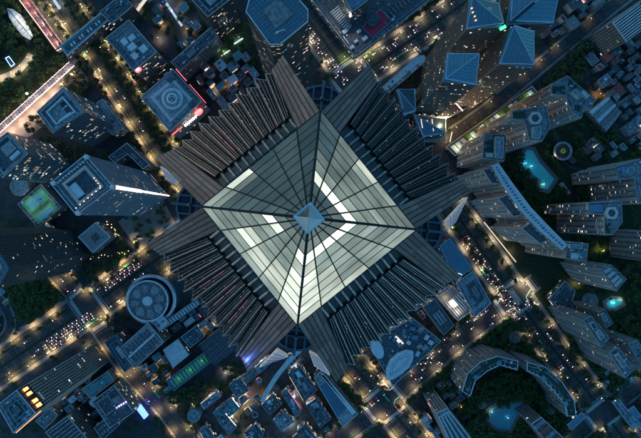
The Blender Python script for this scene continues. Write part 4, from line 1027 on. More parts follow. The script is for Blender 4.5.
for t in (.25, .5, .75): glow('pavilion_glow', P(*lerp2((8, 9), (32, 38), t), 17), 2600, (1, .85, .6), r)
BASES.append(p_); LOWS.append(10)
# red lit gallery
q = [(14, -8), (24, -8), (63, 46), (55, 50)]
r, ro, po = building('red_gallery', 'long shopping gallery with a reddish brown roof and a pink lit edge', 'building', q, 12, roof='roof_brown', style='bands', equip=8, lit=.6, run=.5, para=.6, ptrim='roof_red')
for i in range(16):
    a_, b_ = lerp2(q[0], q[3], .05 + i*.058), lerp2(q[1], q[2], .05 + i*.058); mb = MB(); mb.bar(P(*lerp2(a_, b_, .25), 12.5), P(*lerp2(a_, b_, .9), 12.5), .8, .7); mb.build('roof_rib', 'roof_red', ro)
mb = MB(); mb.bar(P(15, -6, 13), P(56, 49, 13), .9, .8); mb.build('light_strip', 'strip_pink', r)
for t_ in (.1, .3, .5, .7, .9): glow('gallery_glow', P(*lerp2((20, -4), (58, 46), t_), 18), 4200, (1, .5, .42), r); glow('gallery_glow', P(*lerp2((30, -8), (66, 40), t_), 7), 6500, (1, .72, .45), r)
mb = MB()
for i in range(7): mb.bar(P(22 + i*1.5, 12 + i*1.9, .6 + i*.3), P(29 + i*1.5, 8 + i*1.9, .6 + i*.3), 1.6, .5)
o = mb.build('stair_terrace', 'pave'); tag(o, 'pale stepped terrace between the leaf pavilion and the red gallery', 'steps')
# truss walkway
r = thing('truss_walkway', 'brightly lit white truss walkway slanting across the upper left', 'walkway', P(36, 94, 0))
A, B = (-12, 139), (72, 63)
for off, m, zz in ((-2.6, 'strip_pink', 13), (3.2, 'strip_white', 13), (0.4, 'brownstone', 10)):
    a_, b_ = P(A[0] + off*.7, A[1] + off*.8, zz), P(B[0] + off*.7, B[1] + off*.8, zz); mb = MB(); mb.bar(a_, b_, .6 if zz > 11 else 6.4, .7); mb.build('light_chord' if zz > 11 else 'deck', m, r)
n = 34
for i in range(n):
    t = i/n; t2 = (i + 1)/n
    u = lerp2(A, B, t); v = lerp2(A, B, t2); mb = MB()
    mb.bar(P(u[0] - 1.5, u[1] - 1.8, 12.6), P(v[0] + 2, v[1] + 2.2, 12.6), .3, .4); mb.bar(P(u[0] - 1.5, u[1] - 1.8, 12.55), P(u[0] + 2, u[1] + 2.2, 12.55), .3, .4); mb.build('truss_bar', 'steel_white', r)
for i in range(0, n, 3):
    u = lerp2(A, B, i/n); mb = MB(); c = P(u[0], u[1]); mb.bar((c.x, c.y, 0), (c.x, c.y, 10), .7); mb.build('column', 'steel_white', r)
for i in range(8):
    u = lerp2(A, B, .06 + i*.125); glow('walkway_glow', P(u[0] + 5, u[1] + 6, 8), 12000, (1, .6, .42), r); glow('walkway_glow', P(u[0], u[1], 17), 2200, (1, .7, .62), r)
glow('walkway_glow', P(26, 94, 18), 3500, (.95, .9, 1), r)
mb = MB(); mb.lathe(P(26, 93, 18).xy, [(0, 14), (1.6, 15), (1.6, 16.5), (0, 17)], 12); mb.build('floodlight', 'lamp_cool', r)
mb = MB(); mb.box(P(71, 58, 14).xy, 10, 10, 0, 14, GRID); mb.build('end_kiosk', 'roof_dark', r)
# lit glass frame in the park
q = [(5, 58), (9, 56), (15, 64), (11, 67)]
r = thing('glass_cube_entrance', 'small rectangular frame outlined in white blue light in the dark park', 'entrance', P(10, 61, 0))
p_ = ccw(PP(q, 5)); mb = MB(); mb.prism(offset(p_, -.6), 0, 4.6); mb.build('glass_box', 'glass_blue', r); mb = MB(); mb.ring(p_, offset(p_, -.8), 4.6, 5.3); mb.build('light_frame', 'strip_blue', r)
BASES.append(p_); LOWS.append(5)
# paths and plazas
PATHS = []
def path(name, pts, wd, m='pave', z=.09):
    pl = resample(smooth_line([P(x, y).xy for x, y in pts]), 5); mb = MB(); strip(mb, frames(pl), -wd/2, wd/2, z, z, lambda p: True); PATHS.append((pl, wd/2))
    return structure(name, mb, m)
path('path_park', [(-10, 81), (6, 77), (18, 71), (27, 61), (31, 54)], 10)
path('path_court', [(20, 330), (35, 324), (52, 312), (62, 302)], 7, z=.094)
path('path_pool', [(563, 160), (572, 168), (586, 172), (592, 170)], 5, 'pave_dark', z=.098)
path('path_garden', [(553, 128), (556, 136), (560, 143)], 4, 'pave_dark', z=.102)
path('path_south_garden', [(462, 420), (480, 408), (500, 398)], 4, 'pave_dark', z=.106)
def plaza(name, pts, m, z):
    mb = MB(); mb.face([(*p, z) for p in ccw(PP(pts, 0))]); return structure(name, mb, m)
plaza('plaza_walkway', [(-10, 140), (76, 62), (92, 84), (5, 158)], 'pave', .012)
plaza('plaza_northwest', [(112, 88), (128, 84), (185, 165), (160, 180)], 'pave_dark', .014)
plaza('plaza_shops', [(128, 22), (165, -10), (205, 40), (175, 62)], 'pave_dark', .014)
plaza('plaza_west', [(118, 222), (158, 190), (178, 228), (138, 250)], 'pave', .016)
plaza('plaza_tower', [(150, 300), (310, 110), (470, 205), (480, 290), (400, 380), (340, 340), (250, 400)], 'pave_dark', .008)
plaza('plaza_south', [(190, 400), (250, 355), (330, 400), (300, 445), (215, 450)], 'pave_dark', .018)
plaza('plaza_oldtown', [(560, 40), (600, 5), (660, 40), (660, 150), (620, 140)], 'pave_dark', .014)
plaza('plaza_southeast', [(440, 300), (560, 300), (610, 380), (590, 440), (440, 440)], 'lawn', .005)
plaza('plaza_estate', [(470, 140), (600, 70), (660, 150), (660, 400), (560, 330), (500, 250)], 'lawn', .006)
plaza('park_northwest', [(-40, -20), (15, -8), (72, 60), (-10, 137), (-60, 140)], 'lawn', .007)
plaza('park_west', [(6, 284), (58, 276), (68, 300), (28, 326)], 'lawn', .009)
# ribbon bridge at the foot of the skyscraper
r = thing('ribbon_bridge', 'slender pale curved footbridge sweeping from the skyscraper foot into the shopping village', 'bridge', P(282, 375, 0))
pl = resample(smooth_line([P(x, y, 30).xy for x, y in ((300, 350), (288, 362), (276, 377), (268, 390), (262, 402))]), 4)
mb = MB(); strip(mb, frames(pl), -2.7, 2.7, 28.5, 30, lambda p: True); mb.build('deck', 'roof_pale', r)
for sg in (-1, 1): mb = MB(); strip(mb, frames(pl), sg*2.7, sg*3.0, 28.6, 31.2, lambda p: True); mb.build('railing', 'steel_white', r)
for i in range(4, len(pl), 6): mb = MB(); mb.bar((*pl[i], 0), (*pl[i], 28.5), 1); mb.build('column', 'concrete', r)
# pools
def pool(pts, m, label, lights):
    q = ccw(PP(pts, 0)); c = centroid(q); r = thing('swimming_pool', label, 'pool', (c.x, c.y, 0))
    mb = MB(); mb.face([(*p, .22) for p in q]); mb.build('water', m, r); mb = MB(); mb.ring(offset(q, 1.6), q, .0, .4); mb.build('coping', 'pave', r); mb = MB(); mb.ring(offset(q, -.05), offset(q, -1.5), .225, .26); mb.build('shallow_ledge', 'court_blue', r); mb = MB(); mb.ring(offset(q, 4.6), offset(q, 1.65), .02, .12); mb.build('deck', 'pave', r)
    for x, y, e, cc in lights: mb = MB(); mb.lathe(P(x, y).xy, [(0, .3), (.5, .4), (.5, .7), (0, .8)], 8); mb.build('pool_lamp', 'lamp_cool', r); glow('pool_glow', P(x, y, 3.2), e, cc, r)
    BASES.append(offset(q, 2)); LOWS.append(0)
pool([(521, 158), (527, 149), (533, 150), (540, 162), (555, 179), (548, 190), (540, 188), (541, 181), (532, 175), (530, 168), (524, 170)], 'pool_water', 'turquoise lit swimming pool beside the curved apartment slab', [(532, 166, 450, (.2, .9, 1)), (526, 163, 350, (.3, 1, .9)), (544, 184, 400, (.6, 1, .7))])
pool([(489, 411), (496, 406), (502, 410), (512, 404), (522, 402), (524, 410), (514, 420), (510, 430), (498, 429), (490, 422)], 'pool_deep', 'blue lagoon pool in the garden of the curved apartment rows', [(492, 412, 600, (.8, .9, .5)), (508, 418, 300, (.2, .8, 1))])
pool([(606, 303), (612, 299), (620, 300), (622, 304), (614, 308), (608, 308)], 'pool_water', 'small teal pool between the slabs at the right edge', [(614, 303, 1300, (.4, 1, .7)), (621, 300, 700, (.6, 1, .6))])
# ring pavilion in the estate garden
c = P(563, 151, 8).xy
r = thing('ring_pavilion', 'round pavilion with a ring-shaped roof and glowing planted centre', 'pavilion', (c.x, c.y, 0))
mb = MB(); mb.ring(circ(c, 13.5, 40), circ(c, 10.3, 40), 7, 8); mb.build('ring_roof', 'roof_blue', r)
mb = MB(); mb.lathe(c, [(11.5, 0), (11.5, 5.6), (0, 6.2)], 36); mb.build('drum', 'pave_dark', r)
for i in range(7): a_ = i*.9; mb = MB(); q = c + Vector((math.cos(a_), math.sin(a_)))*3.4; mb.lathe(q, [(0, 6), (1.5, 6.8), (1.2, 8.4), (0, 9)], 9); mb.build('shrub', 'leaf_c', r)
glow('centre_glow', (c.x, c.y, 11), 450, (.8, 1, .55), r); glow('side_glow', (c.x - 12, c.y - 6, 9.5), 700, (1, .8, .45), r)
BASES.append(circ(c, 15)); LOWS.append(8)
q = ccw(PP([(560, 184), (563, 182), (571, 193), (568, 195)], 5)); mb = MB(); mb.prism(q, 0, 5); o = mb.build('poolside_kiosk', 'pinkstone'); tag(o, 'small warm-coloured rectangular kiosk beside the turquoise pool', 'kiosk'); BASES.append(q); LOWS.append(5)
# circular court (bottom right park) and plaza rings
def round_court(px, py, rad, label, z=.12):
    c = P(px, py).xy; r = thing('round_court', label, 'court', (c.x, c.y, 0))
    mb = MB(); mb.lathe(c, [(rad, 0), (rad, .5), (rad*.72, .5), (rad*.72, .3), (rad*.45, .3), (rad*.45, .9), (rad*.25, .9), (rad*.25, .5), (0, .5)], 36); mb.build('paving_ring', 'pave', r)
    mb = MB(); mb.lathe(c, [(rad*.2, .5), (rad*.2, 2.2), (0, 2.4)], 16); mb.build('fountain', 'roof_blue', r); BASES.append(circ(c, rad)); LOWS.append(1)
round_court(515, 337, 9, 'round paved court with small fountain in the dark park by the crossroads')
round_court(590, 301, 12, 'round paved court with rings between the right-edge slabs')
round_court(482, 405, 6, 'small round paved court on the garden path of the curved rows')
round_court(551, 411, 6, 'small round court at the end of the easterly curved row')
c = P(193.5, 416.5, 18).xy; r = thing('round_kiosk', 'round drum-shaped kiosk with blue grey roof in the shopping village', 'kiosk', (c.x, c.y, 0))
mb = MB(); mb.lathe(c, [(9, 0), (9, 17), (8.4, 18), (7.4, 18), (7.2, 17.2), (0, 17.6)], 32); mb.build('drum', 'roof_blue', r); mb = MB(); mb.lathe(c, [(5, 17.4), (5, 18.2), (4.4, 18.3)], 24); mb.build('roof_ring', 'roof_grey', r); BASES.append(circ(c, 10)); LOWS.append(18)
c = P(254, 418, 12).xy; r = thing('fountain_ring', 'small ring of pale stones in the shopping village square', 'fountain', (c.x, c.y, 0))
for i in range(9): a_ = i*.7; mb = MB(); mb.box((c.x + 4*math.cos(a_), c.y + 4*math.sin(a_)), 1.8, 1.4, 0, 1.2, a_); mb.build('stone_block', 'roof_pale', r)
# bright shop strips top left
def lit_canopy(a, b, wd, z, m, label, e, cc):
    A_, B_ = P(*a, z), P(*b, z); mid = A_.lerp(B_, .5); r = thing('lit_canopy', label, 'canopy', (mid.x, mid.y, 0))
    mb = MB(); mb.bar(A_, B_, wd, .6); mb.build('canopy_roof', m, r)
    n = max(3, int((B_ - A_).length/3.5)); d = (B_ - A_).normalized(); x = Vector((-d.y, d.x, 0))*wd/2
    mb = MB()
    for i in range(n + 1): p = A_.lerp(B_, i/n) + Vector((0, 0, .45)); mb.bar(p - x, p + x, .35, .3)
    mb.build('canopy_rib', 'steel_white', r, 'stuff')
    for t in (0.03, .97):
        p = A_.lerp(B_, t); mb = MB(); mb.bar((p.x, p.y, 0), (p.x, p.y, z), .4); mb.build('post', 'steel', r)
    for t in (.2, .5, .8): p = A_.lerp(B_, t) + x.normalized()*(wd*.5 + 4); glow('canopy_glow', (p.x, p.y, 5), e, cc, r)
mat('canopy_lit', (.5, .55, .6), .4, emit=.5, ec=(.7, .85, 1), var=0); mat('canopy_warm', (.6, .5, .4), .4, emit=.7, ec=(1, .78, .6), var=0); mat('canopy_green', (.4, .5, .45), .4, emit=.8, ec=(.65, 1, .8), var=0)
lit_canopy((160, -6), (182, 26), 3.4, 8, 'canopy_lit', 'white blue glowing narrow canopy running down from the top edge', 900, (.7, .85, 1))
lit_canopy((131, 19), (147, -3), 4.5, 9, 'canopy_warm', 'cream glowing shop canopy beside the square dark office block', 2600, (1, .75, .55))
lit_canopy((50, -6), (60, 9), 4, 7, 'canopy_lit', 'short white glowing canopy beside the northwest road at the top edge', 900, (.8, .9, 1))
lit_canopy((114, 24), (124, 17), 1.6, 26, 'canopy_green', 'thin green white light bar above the dark corner block', 300, (.7, 1, .8))
lit_canopy((221, 56), (230, 50), 2.2, 8, 'canopy_green', 'pale green lit bar among trees below the octagonal tower, lower', 900, (.7, 1, .6))
lit_canopy((234, 44), (243, 38), 2.2, 8, 'canopy_green', 'pale green lit bar among trees below the octagonal tower, upper', 900, (.7, 1, .6))
lit_canopy((484, 222), (516, 262), 1.4, 6, 'canopy_warm', 'bright shopfront canopy line along the curved slab street side', 1500, (1, .7, .42))
lit_canopy((549, 300), (572, 332), 1.0, 5, 'canopy_warm', 'lit kerb canopy along the bent podium', 900, (1, .85, .65))
lit_canopy((450, 142), (452, 132), 1.4, 10, 'canopy_warm', 'short glowing wall by the start of the garden arcade', 1200, (1, .75, .4))

# ------------------------------------------------------------------ small low houses in dense quarters
def blocked(p, pad=0., solid=True):
    for b in BASES:
        if inside(p, b): return True
        if pad:
            for i in range(len(b)):
                if seg_dist(p, b[i-1], b[i]) < pad: return True
    return False
HOUSES = []
def houses(n, polypx, label, group, cols, size, hh, seed, lit=.25, sep=1.0, cat='house', name='low_house', asp=(.5, .95)):
    rg = random.Random(seed); poly = ccw(PP(polypx, 0)); bb = [min(p.x for p in poly), max(p.x for p in poly), min(p.y for p in poly), max(p.y for p in poly)]
    k = 0
    for _ in range(n*40):
        if k >= n: break
        p = Vector((rg.uniform(bb[0], bb[1]), rg.uniform(bb[2], bb[3])))
        if not inside(p, poly): continue
        sx = rg.uniform(*size); sy = max(6., sx*rg.uniform(*asp)); rad = max(sx, sy)*.5
        if any((p - q).length < rad + r_ for q, r_ in HOUSES) or not road_clear(p, None, rad*.7 + 2) or blocked(p, rad*.75): continue
        HOUSES.append((p, rad*sep)); k += 1
        h = rg.uniform(*hh); ang = GRID + rg.choice((0, 0, math.pi/2)) + rg.uniform(-.015, .015); m = rg.choice(cols)
        ty = rg.random(); cw = {'roof_blue': 'slate blue', 'roof_grey': 'grey', 'roof_teal': 'teal', 'roof_dark': 'dark', 'roof_cobalt': 'cobalt', 'roof_pale': 'pale', 'roof_brown': 'brown', 'roof_red': 'red'}[m]
        r = thing(name, ('large ' if sx*sy > size[1]**2*.45 else 'small ') + cw + (' gabled ' if ty < .3 else ' flat ') + ('tall ' if h > sum(hh)/2 else '') + label, cat, (p.x, p.y, 0), group)
        mb = MB(); mb.box(p, sx, sy, 0, h, ang); mb.build('wall', rg.choice(('concrete', 'concrete_dark', 'pinkstone')), r)
        ca, sa = math.cos(ang), math.sin(ang)
        L = lambda x, y, z: Vector((p.x + x*ca - y*sa, p.y + x*sa + y*ca, z))
        mb = MB()
        if ty < .3:
            hx, hy = sx/2 + .4, sy/2 + .4
            mb.face([L(-hx, -hy, h + .05), L(hx, -hy, h + .05), L(hx, 0, h + 2.2), L(-hx, 0, h + 2.2)]); mb.face([L(-hx, 0, h + 2.2), L(hx, 0, h + 2.2), L(hx, hy, h + .05), L(-hx, hy, h + .05)])
            mb.face([L(-hx, hy, h + .05), L(-hx, -hy, h + .05), L(-hx, 0, h + 2.2)]); mb.face([L(hx, -hy, h + .05), L(hx, hy, h + .05), L(hx, 0, h + 2.2)])
        else:
            mb.box(p, sx + .5, sy + .5, h + .004, h + .5, ang)
        ro = mb.build('roof', m, r); ORG[ro] = ORG[r]
        if ty >= .3:
            for j in range(rg.randrange(1, 4)):
                mb = MB(); q = L(rg.uniform(-.3, .3)*sx, rg.uniform(-.3, .3)*sy, 0); mb.box(q.xy, rg.uniform(1, sx*.3), rg.uniform(1, sy*.35), h + .5, h + rg.uniform(1.2, 3) + j*.01, ang); mb.build('roof_box', rg.choice(('roof_grey', 'roof_pale', 'roof_dark', 'roof_blue')), ro)
            mb = MB(); pq = [L(x, y, 0).xy for x, y in ((-sx/2-.25, -sy/2-.25), (sx/2+.25, -sy/2-.25), (sx/2+.25, sy/2+.25), (-sx/2-.25, sy/2+.25))]; mb.ring(pq, offset(pq, -.4), h + .504, h + 1.1); mb.build('parapet', rg.choice(('concrete', 'roof_pale', 'roof_grey')), ro)
        if rg.random() < lit:
            sd_ = rg.choice((-1, 1)); a_, b_ = L(-sx*.4, sd_*(sy/2 + .5), h*.6), L(sx*.4*rg.random(), sd_*(sy/2 + .5), h*.6); mb = MB(); mb.bar(a_, b_, .7, 1.0); mb.build('shop_sign', rg.choice(('shop_warm', 'shop_warm', 'shop_cream', 'win_cool', 'glow_pink')), r)
            if rg.random() < .45: q = L(0, sd_*(sy/2 + 4), 5); glow('shop_glow', q, rg.uniform(800, 2600), rg.choice(((1, .6, .3), (1, .75, .5), (1, .4, .4), (.6, .8, 1))), r)
BLU = ['roof_blue', 'roof_grey', 'roof_teal', 'roof_dark', 'roof_dark', 'roof_grey', 'roof_dark', 'roof_pale', 'roof_brown']
OLD = ['roof_grey', 'roof_dark', 'roof_brown', 'roof_blue', 'roof_grey', 'roof_red']
houses(75, [(586, 60), (612, 45), (660, 40), (660, 155), (635, 150), (600, 95)], 'house in the upper right old quarter', 'old quarter houses', OLD, (7, 17), (6, 16), 1, .14, sep=.85)
houses(22, [(540, 35), (575, 0), (605, -10), (600, 20), (565, 50)], 'shed right of the large folded glass roof', 'sheds near the folded glass roofs', OLD, (9, 18), (6, 14), 2, .12)
for i, (q, h, m, lb) in enumerate((
  ([(200, 404), (217, 391), (221, 397), (204, 410)], 16, 'roof_pale', 'long pale-roofed shop block on the upper edge of the shopping village'),
  ([(213, 413), (232, 398), (240, 408), (221, 424)], 18, 'roof_teal', 'wide teal-roofed shop block in the middle of the shopping village'),
  ([(229, 385), (240, 378), (249, 391), (237, 399)], 20, 'roof_dark', 'dark square shop block with sunken roof in the shopping village'),
  ([(237, 381), (252, 369), (257, 375), (242, 388)], 14, 'roof_blue', 'slate blue oblong block by the village entrance'),
  ([(254, 368), (268, 356), (273, 362), (259, 374)], 14, 'roof_blue', 'slate blue block tucked under the lit lattice of the skyscraper'),
  ([(217, 420), (225, 413), (237, 427), (229, 435)], 18, 'roof_grey', 'grey shop block with a bright white line along its side'),
  ([(273, 421), (284, 411), (294, 422), (282, 432)], 16, 'roof_blue', 'blue grey block with pale end roof in the lower village'),
  ([(288, 374), (300, 366), (317, 390), (304, 402)], 22, 'roof_dark', 'large dark roof right of the curved footbridge'),
  ([(261, 405), (272, 394), (282, 404), (270, 415)], 12, 'roof_brown', 'brown terrace block at the end of the curved footbridge'),
  ([(281, 393), (287, 389), (302, 411), (296, 417)], 18, 'roof_grey', 'narrow bent grey block beside the dark roof'),
  ([(297, 431), (305, 424), (318, 440), (308, 447)], 18, 'roof_dark', 'dark block with reddish terrace at the bottom edge of the village'),
  ([(199, 431), (206, 425), (215, 438), (207, 445)], 14, 'roof_blue', 'blue oblong block at the lower left end of the village'),
  ([(306, 405), (316, 398), (331, 419), (320, 428)], 18, 'roof_dark', 'dark courtyard block beside the glazed terrace building'),
  ([(241, 393), (249, 399), (243, 405), (236, 400)], 12, 'roof_pale', 'small pale kiosk block at the lit village crossing'),
  ([(283, 358), (290, 354), (297, 362), (290, 368)], 12, 'roof_grey', 'small grey block directly below the skyscraper notch'),
  ([(244, 433), (256, 424), (264, 434), (252, 444)], 14, 'roof_dark', 'dark block at the bottom edge left of the blue grey block'))):
    r, ro, po = building('shop_block', lb, 'building', q, h, roof=m, style='bands', equip=16, lit=.35, run=.5, para=.9, ptrim='roof_blue', fl=4.5)
    rv = random.Random(i + 40)
    for j in range(3): u, v = rv.uniform(.08, .6), rv.uniform(.1, .6); bx(ro, q, (u, v, u + rv.uniform(.12, .3), v + rv.uniform(.15, .3)), h, h + rv.uniform(1.2, 4) + j*.02, rv.choice(('roof_grey', 'roof_pale', 'roof_dark', 'roof_blue')), 'plant_room')
    rring(ro, inquad(q, .08, .12, .9, .88), h, h + .7, rv.choice(('roof_grey', 'roof_pale', 'roof_dark')), 'roof_kerb', .4)
    if i in (2, 12): bx(ro, q, (.3, .25, .8, .75), h, h + .3, 'roof_dark', 'roof_well')
    a_, b_ = [P(*lerp2(q[k_], q[(k_+1) % 4], t_), h + .6) for k_, t_ in ((i % 4, .05), (i % 4, .9))]
    mb = MB(); mb.bar(a_, b_, .7, .6); mb.build('light_strip', ('shop_cream', 'strip_white', 'shop_warm', 'glow_pink', 'win_cool', 'strip_white', 'win_cool', 'shop_warm', 'shop_warm', 'glow_pink', 'shop_warm', 'win_cool', 'win_cool', 'strip_warm', 'shop_cream', 'shop_warm')[i], r)
    e_ = a_.lerp(b_, .5) + (a_.lerp(b_, .5) - P(*lerp2(q[0], q[2], .5), h + .6))*.3; glow('shop_glow', (e_.x, e_.y, 6), rv.uniform(2500, 6000), rv.choice(((1, .65, .32), (1, .78, .5), (1, .5, .4), (.7, .85, 1))), r)
houses(16, [(190, 405), (258, 362), (322, 388), (345, 430), (320, 450), (215, 450)], 'kiosk in the village below the skyscraper', 'shopping village kiosks', BLU, (6, 12), (5, 10), 3, .9)
houses(10, [(400, 428), (425, 405), (440, 440), (415, 450)], 'roof left of the slim slab', 'roofs left of the slim slab', BLU, (7, 13), (7, 14), 5, .4)
houses(8, [(135, 370), (165, 350), (175, 385), (160, 395)], 'shop near the green glass hall', 'roofs near the green glass hall', BLU, (8, 14), (7, 12), 6, .5)
houses(16, [(60, 398), (90, 378), (110, 430), (80, 440)], 'roof in the yard below the slab tower', 'yard roofs', BLU, (8, 14), (7, 14), 7, .3)
houses(16, [(205, 75), (240, 50), (262, 80), (235, 100)], 'roof in the yard beneath the octagonal tower', 'yard roofs below the octagonal tower', BLU, (9, 16), (6, 14), 8, .4)
houses(14, [(166, 322), (200, 300), (215, 325), (180, 340)], 'roof between the round building and the pleated slope', 'roofs by the round building', BLU, (8, 15), (6, 12), 15, .4)
houses(12, [(36, 395), (60, 380), (92, 372), (100, 400), (60, 415)], 'roof in the yard at the slab tower foot', 'slab tower foot roofs', BLU, (7, 14), (6, 14), 16, .5)
houses(12, [(395, 300), (425, 285), (440, 300), (420, 318)], 'roof under the right end of the pleated slope', 'roofs under the pleated slope', BLU, (7, 12), (6, 12), 17, .9)
houses(10, [(420, 395), (445, 375), (470, 395), (440, 410)], 'roof beside the slim slab and curved row', 'roofs between slim slab and curved row', OLD, (7, 12), (5, 9), 18, .3)
houses(8, [(205, 60), (195, 75), (225, 110), (240, 100)], 'roof beside the square stepped building', 'roofs beside the stepped building', ['roof_dark', 'roof_brown', 'roof_grey'], (9, 16), (8, 16), 9, .5)
houses(10, [(-10, 294), (10, 290), (14, 345), (-10, 352)], 'roof inside the looping west lane', 'roofs by the looping lane', BLU, (7, 11), (5, 9), 10, .2)
houses(16, [(120, -10), (160, -20), (205, 30), (185, 55), (150, 20)], 'shop among the bright shop strips', 'shop strip roofs', BLU, (7, 13), (5, 10), 11, .9)
houses(8, [(545, 160), (600, 130), (640, 150), (590, 165)], 'roof in the estate gardens', 'estate garden roofs', OLD, (8, 14), (5, 9), 12, .1)
houses(8, [(590, 375), (660, 320), (660, 400), (620, 395)], 'roof near the lower right crossroads', 'roofs by the lower right crossroads', OLD, (8, 14), (5, 9), 13, .2)
houses(7, [(368, 95), (385, 95), (402, 130), (392, 140)], 'roof between pleated slope and glass-roofed towers', 'roofs in the gap', BLU, (8, 13), (6, 12), 14, .6)

# ------------------------------------------------------------------ trees
def crown_mesh(seed, m, nleaf=420, rad=1.0):
    rg = random.Random(seed); mb = MB()
    lobes = [(Vector((rg.gauss(0, .42), rg.gauss(0, .42), rg.gauss(0, .28))), rg.uniform(.38, .62)) for _ in range(8)]
    for i in range(nleaf):
        c, r_ = lobes[i % 8]
        d = Vector((rg.gauss(0, 1), rg.gauss(0, 1), rg.gauss(0, 1))).normalized()
        p = c + d*r_*rg.uniform(.72, 1.05)
        n = (d + Vector((rg.gauss(0, .5), rg.gauss(0, .5), rg.gauss(0, .5)))).normalized()
        x = n.orthogonal().normalized(); y = n.cross(x); a = rg.random()*6.28; x, y = x*math.cos(a) + y*math.sin(a), y*math.cos(a) - x*math.sin(a)
        s = rg.uniform(.07, .15)
        mb.face([p - x*s - y*s*.6, p + x*s - y*s*.6, p + x*s*.6 + y*s, p - x*s*.6 + y*s])
    me = bpy.data.meshes.new('crown'); me.from_pydata(mb.v, [], mb.f); me.materials.append(M[m]); return me
CROWN = [crown_mesh(i, ('leaf', 'leaf_b', 'leaf', 'leaf_c', 'leaf_b', 'leaf')[i]) for i in range(6)]
def trunk_mesh(seed):
    rg = random.Random(seed); mb = MB()
    mb.lathe((0, 0), [(.055, 0), (.04, .5), (.03, 1.0)], 7)
    for _ in range(4):
        a = rg.random()*6.28; mb.bar((0, 0, rg.uniform(.6, .9)), (math.cos(a)*.5, math.sin(a)*.5, rg.uniform(1.1, 1.4)), .035)
    me = bpy.data.meshes.new('trunk'); me.from_pydata(mb.v, [], mb.f); me.materials.append(M['bark']); return me
TRUNK = [trunk_mesh(i) for i in range(3)]
TREES = []
TSPEC = []
def tree(p, rad, label, group, rg, kind=None):
    TREES.append((p, rad)); TSPEC.append((p, rad, label, group, kind))
def plant_trees(limit=295):
    rg = random.Random(77); TSPEC.sort(key=lambda t: -t[1])
    for p, rad, label, group, kind in TSPEC[:limit]:
        th = rad*.95; label = ('large ' if rad > 5 else 'small ' if rad < 3.9 else 'mid-sized ') + label
        r = thing('tree', label, 'tree', (p.x, p.y, 0), group)
        t = bpy.data.objects.new('trunk', rg.choice(TRUNK)); col.objects.link(t); t.parent = r; t.scale = (rad*1.1, rad*1.1, th)
        c = bpy.data.objects.new('crown', CROWN[kind if kind is not None else rg.choice((0, 1, 2, 4, 5, 3))]); col.objects.link(c); c.parent = r; c.location = (0, 0, th + rad*.55)
        c.scale = (rad*rg.uniform(.9, 1.1), rad*rg.uniform(.9, 1.1), rad*rg.uniform(.75, .95)); c.rotation_euler = (0, 0, rg.random()*6.28)
    V, F = [], []; tm = [([tuple(v.co) for v in me.vertices], [tuple(p.vertices) for p in me.polygons]) for me in CROWN]
    for p, rad, label, group, kind in TSPEC[limit:]:
        vs, fs = tm[rg.randrange(6)]; b = len(V); z = rad*1.45
        V += [(p.x + rad*x, p.y + rad*y, z + rad*.85*q) for x, y, q in vs]; F += [tuple(i + b for i in f) for f in fs]
        b = len(V); V += [(p.x - .2, p.y, 0), (p.x + .2, p.y, 0), (p.x, p.y + .2, 0), (p.x, p.y, z)]; F += [(b, b+1, b+3), (b+1, b+2, b+3), (b+2, b, b+3)]
    if V:
        me = bpy.data.meshes.new('street_planting'); me.from_pydata(V, [], F); me.materials.append(M['leaf']); o = bpy.data.objects.new('street_planting', me); col.objects.link(o); o['kind'] = 'stuff'; o['label'] = 'small young trees filling the street strips'; o['category'] = 'trees'
def free(p, rad, sep):
    if any((p - q).length < h_ + rad*.55 for pl, h_ in PATHS for q in pl): return False
    return road_clear(p, None, rad*.3 + 1) and not blocked(p, rad*.45) and all((p - q).length > (rad + r_)*sep for q, r_ in TREES) and all((p - q).length > r_*.9 + rad*.5 for q, r_ in HOUSES)
def zone(n, polypx, rad, label, group, seed, sep=.72, kind=None):
    rg = random.Random(seed); poly = ccw(PP(polypx, 0)); bb = [min(p.x for p in poly), max(p.x for p in poly), min(p.y for p in poly), max(p.y for p in poly)]; k = 0
    for _ in range(n*25):
        if k >= n: break
        p = Vector((rg.uniform(bb[0], bb[1]), rg.uniform(bb[2], bb[3]))); rr = rg.uniform(*rad)
        if inside(p, poly) and free(p, rr, sep): tree(p, rr, label, group, rg, kind); k += 1
def row(k, off, step, rad, label, group, seed, i0=0., i1=1., kind=None):
    rg = random.Random(seed); pl, wd = ROADW[k]; fr = frames(pl); n = len(fr)
    acc = 0
    for i in range(int(n*i0), int(n*i1)):
        acc += 4
        if acc >= step*rg.uniform(.85, 1.3):
            p, d, nn = fr[i]; q = p + nn*off; rr = rg.uniform(*rad)
            if road_clear(q, k, 3) and not blocked(q, rr*.4) and all((q - x).length > (rr + r_)*.6 for x, r_ in TREES): tree(q, rr, label, group, rg, kind); acc = 0
wdn = {k: v[1] for k, v in ROADW.items()}
row('avenue_east', wdn['avenue_east']*.31 + 1, 9, (3, 4.8), 'street tree on the green strip of the east avenue', 'trees on the east avenue strips', 21)
row('avenue_east', -wdn['avenue_east']*.31 - 1, 10, (3, 4.6), 'street tree on the green strip of the east avenue', 'trees on the east avenue strips', 22)
row('avenue_southwest', wdn['avenue_southwest']*.31 + 1, 16, (2.5, 3.8), 'small street tree on the strip of the southwest avenue', 'trees on the southwest avenue', 23)
row('street_northwest', 1, 8, (3.9, 5.4), 'street tree on the middle strip of the northwest street', 'trees on the northwest street', 24)
row('street_northwest', wdn['street_northwest']*.5 + 5, 9, (4, 5.8), 'street tree on the pavement of the northwest street', 'pavement trees of the northwest street', 25)
row('street_northwest', -wdn['street_northwest']*.5 - 5, 9, (4, 5.8), 'street tree on the west pavement of the northwest street', 'west pavement trees of the northwest street', 42)
row('street_northwest', wdn['street_northwest']*.28, 9, (3.9, 5), 'street tree on the inner strip of the northwest street', 'inner strip trees of the northwest street', 43)
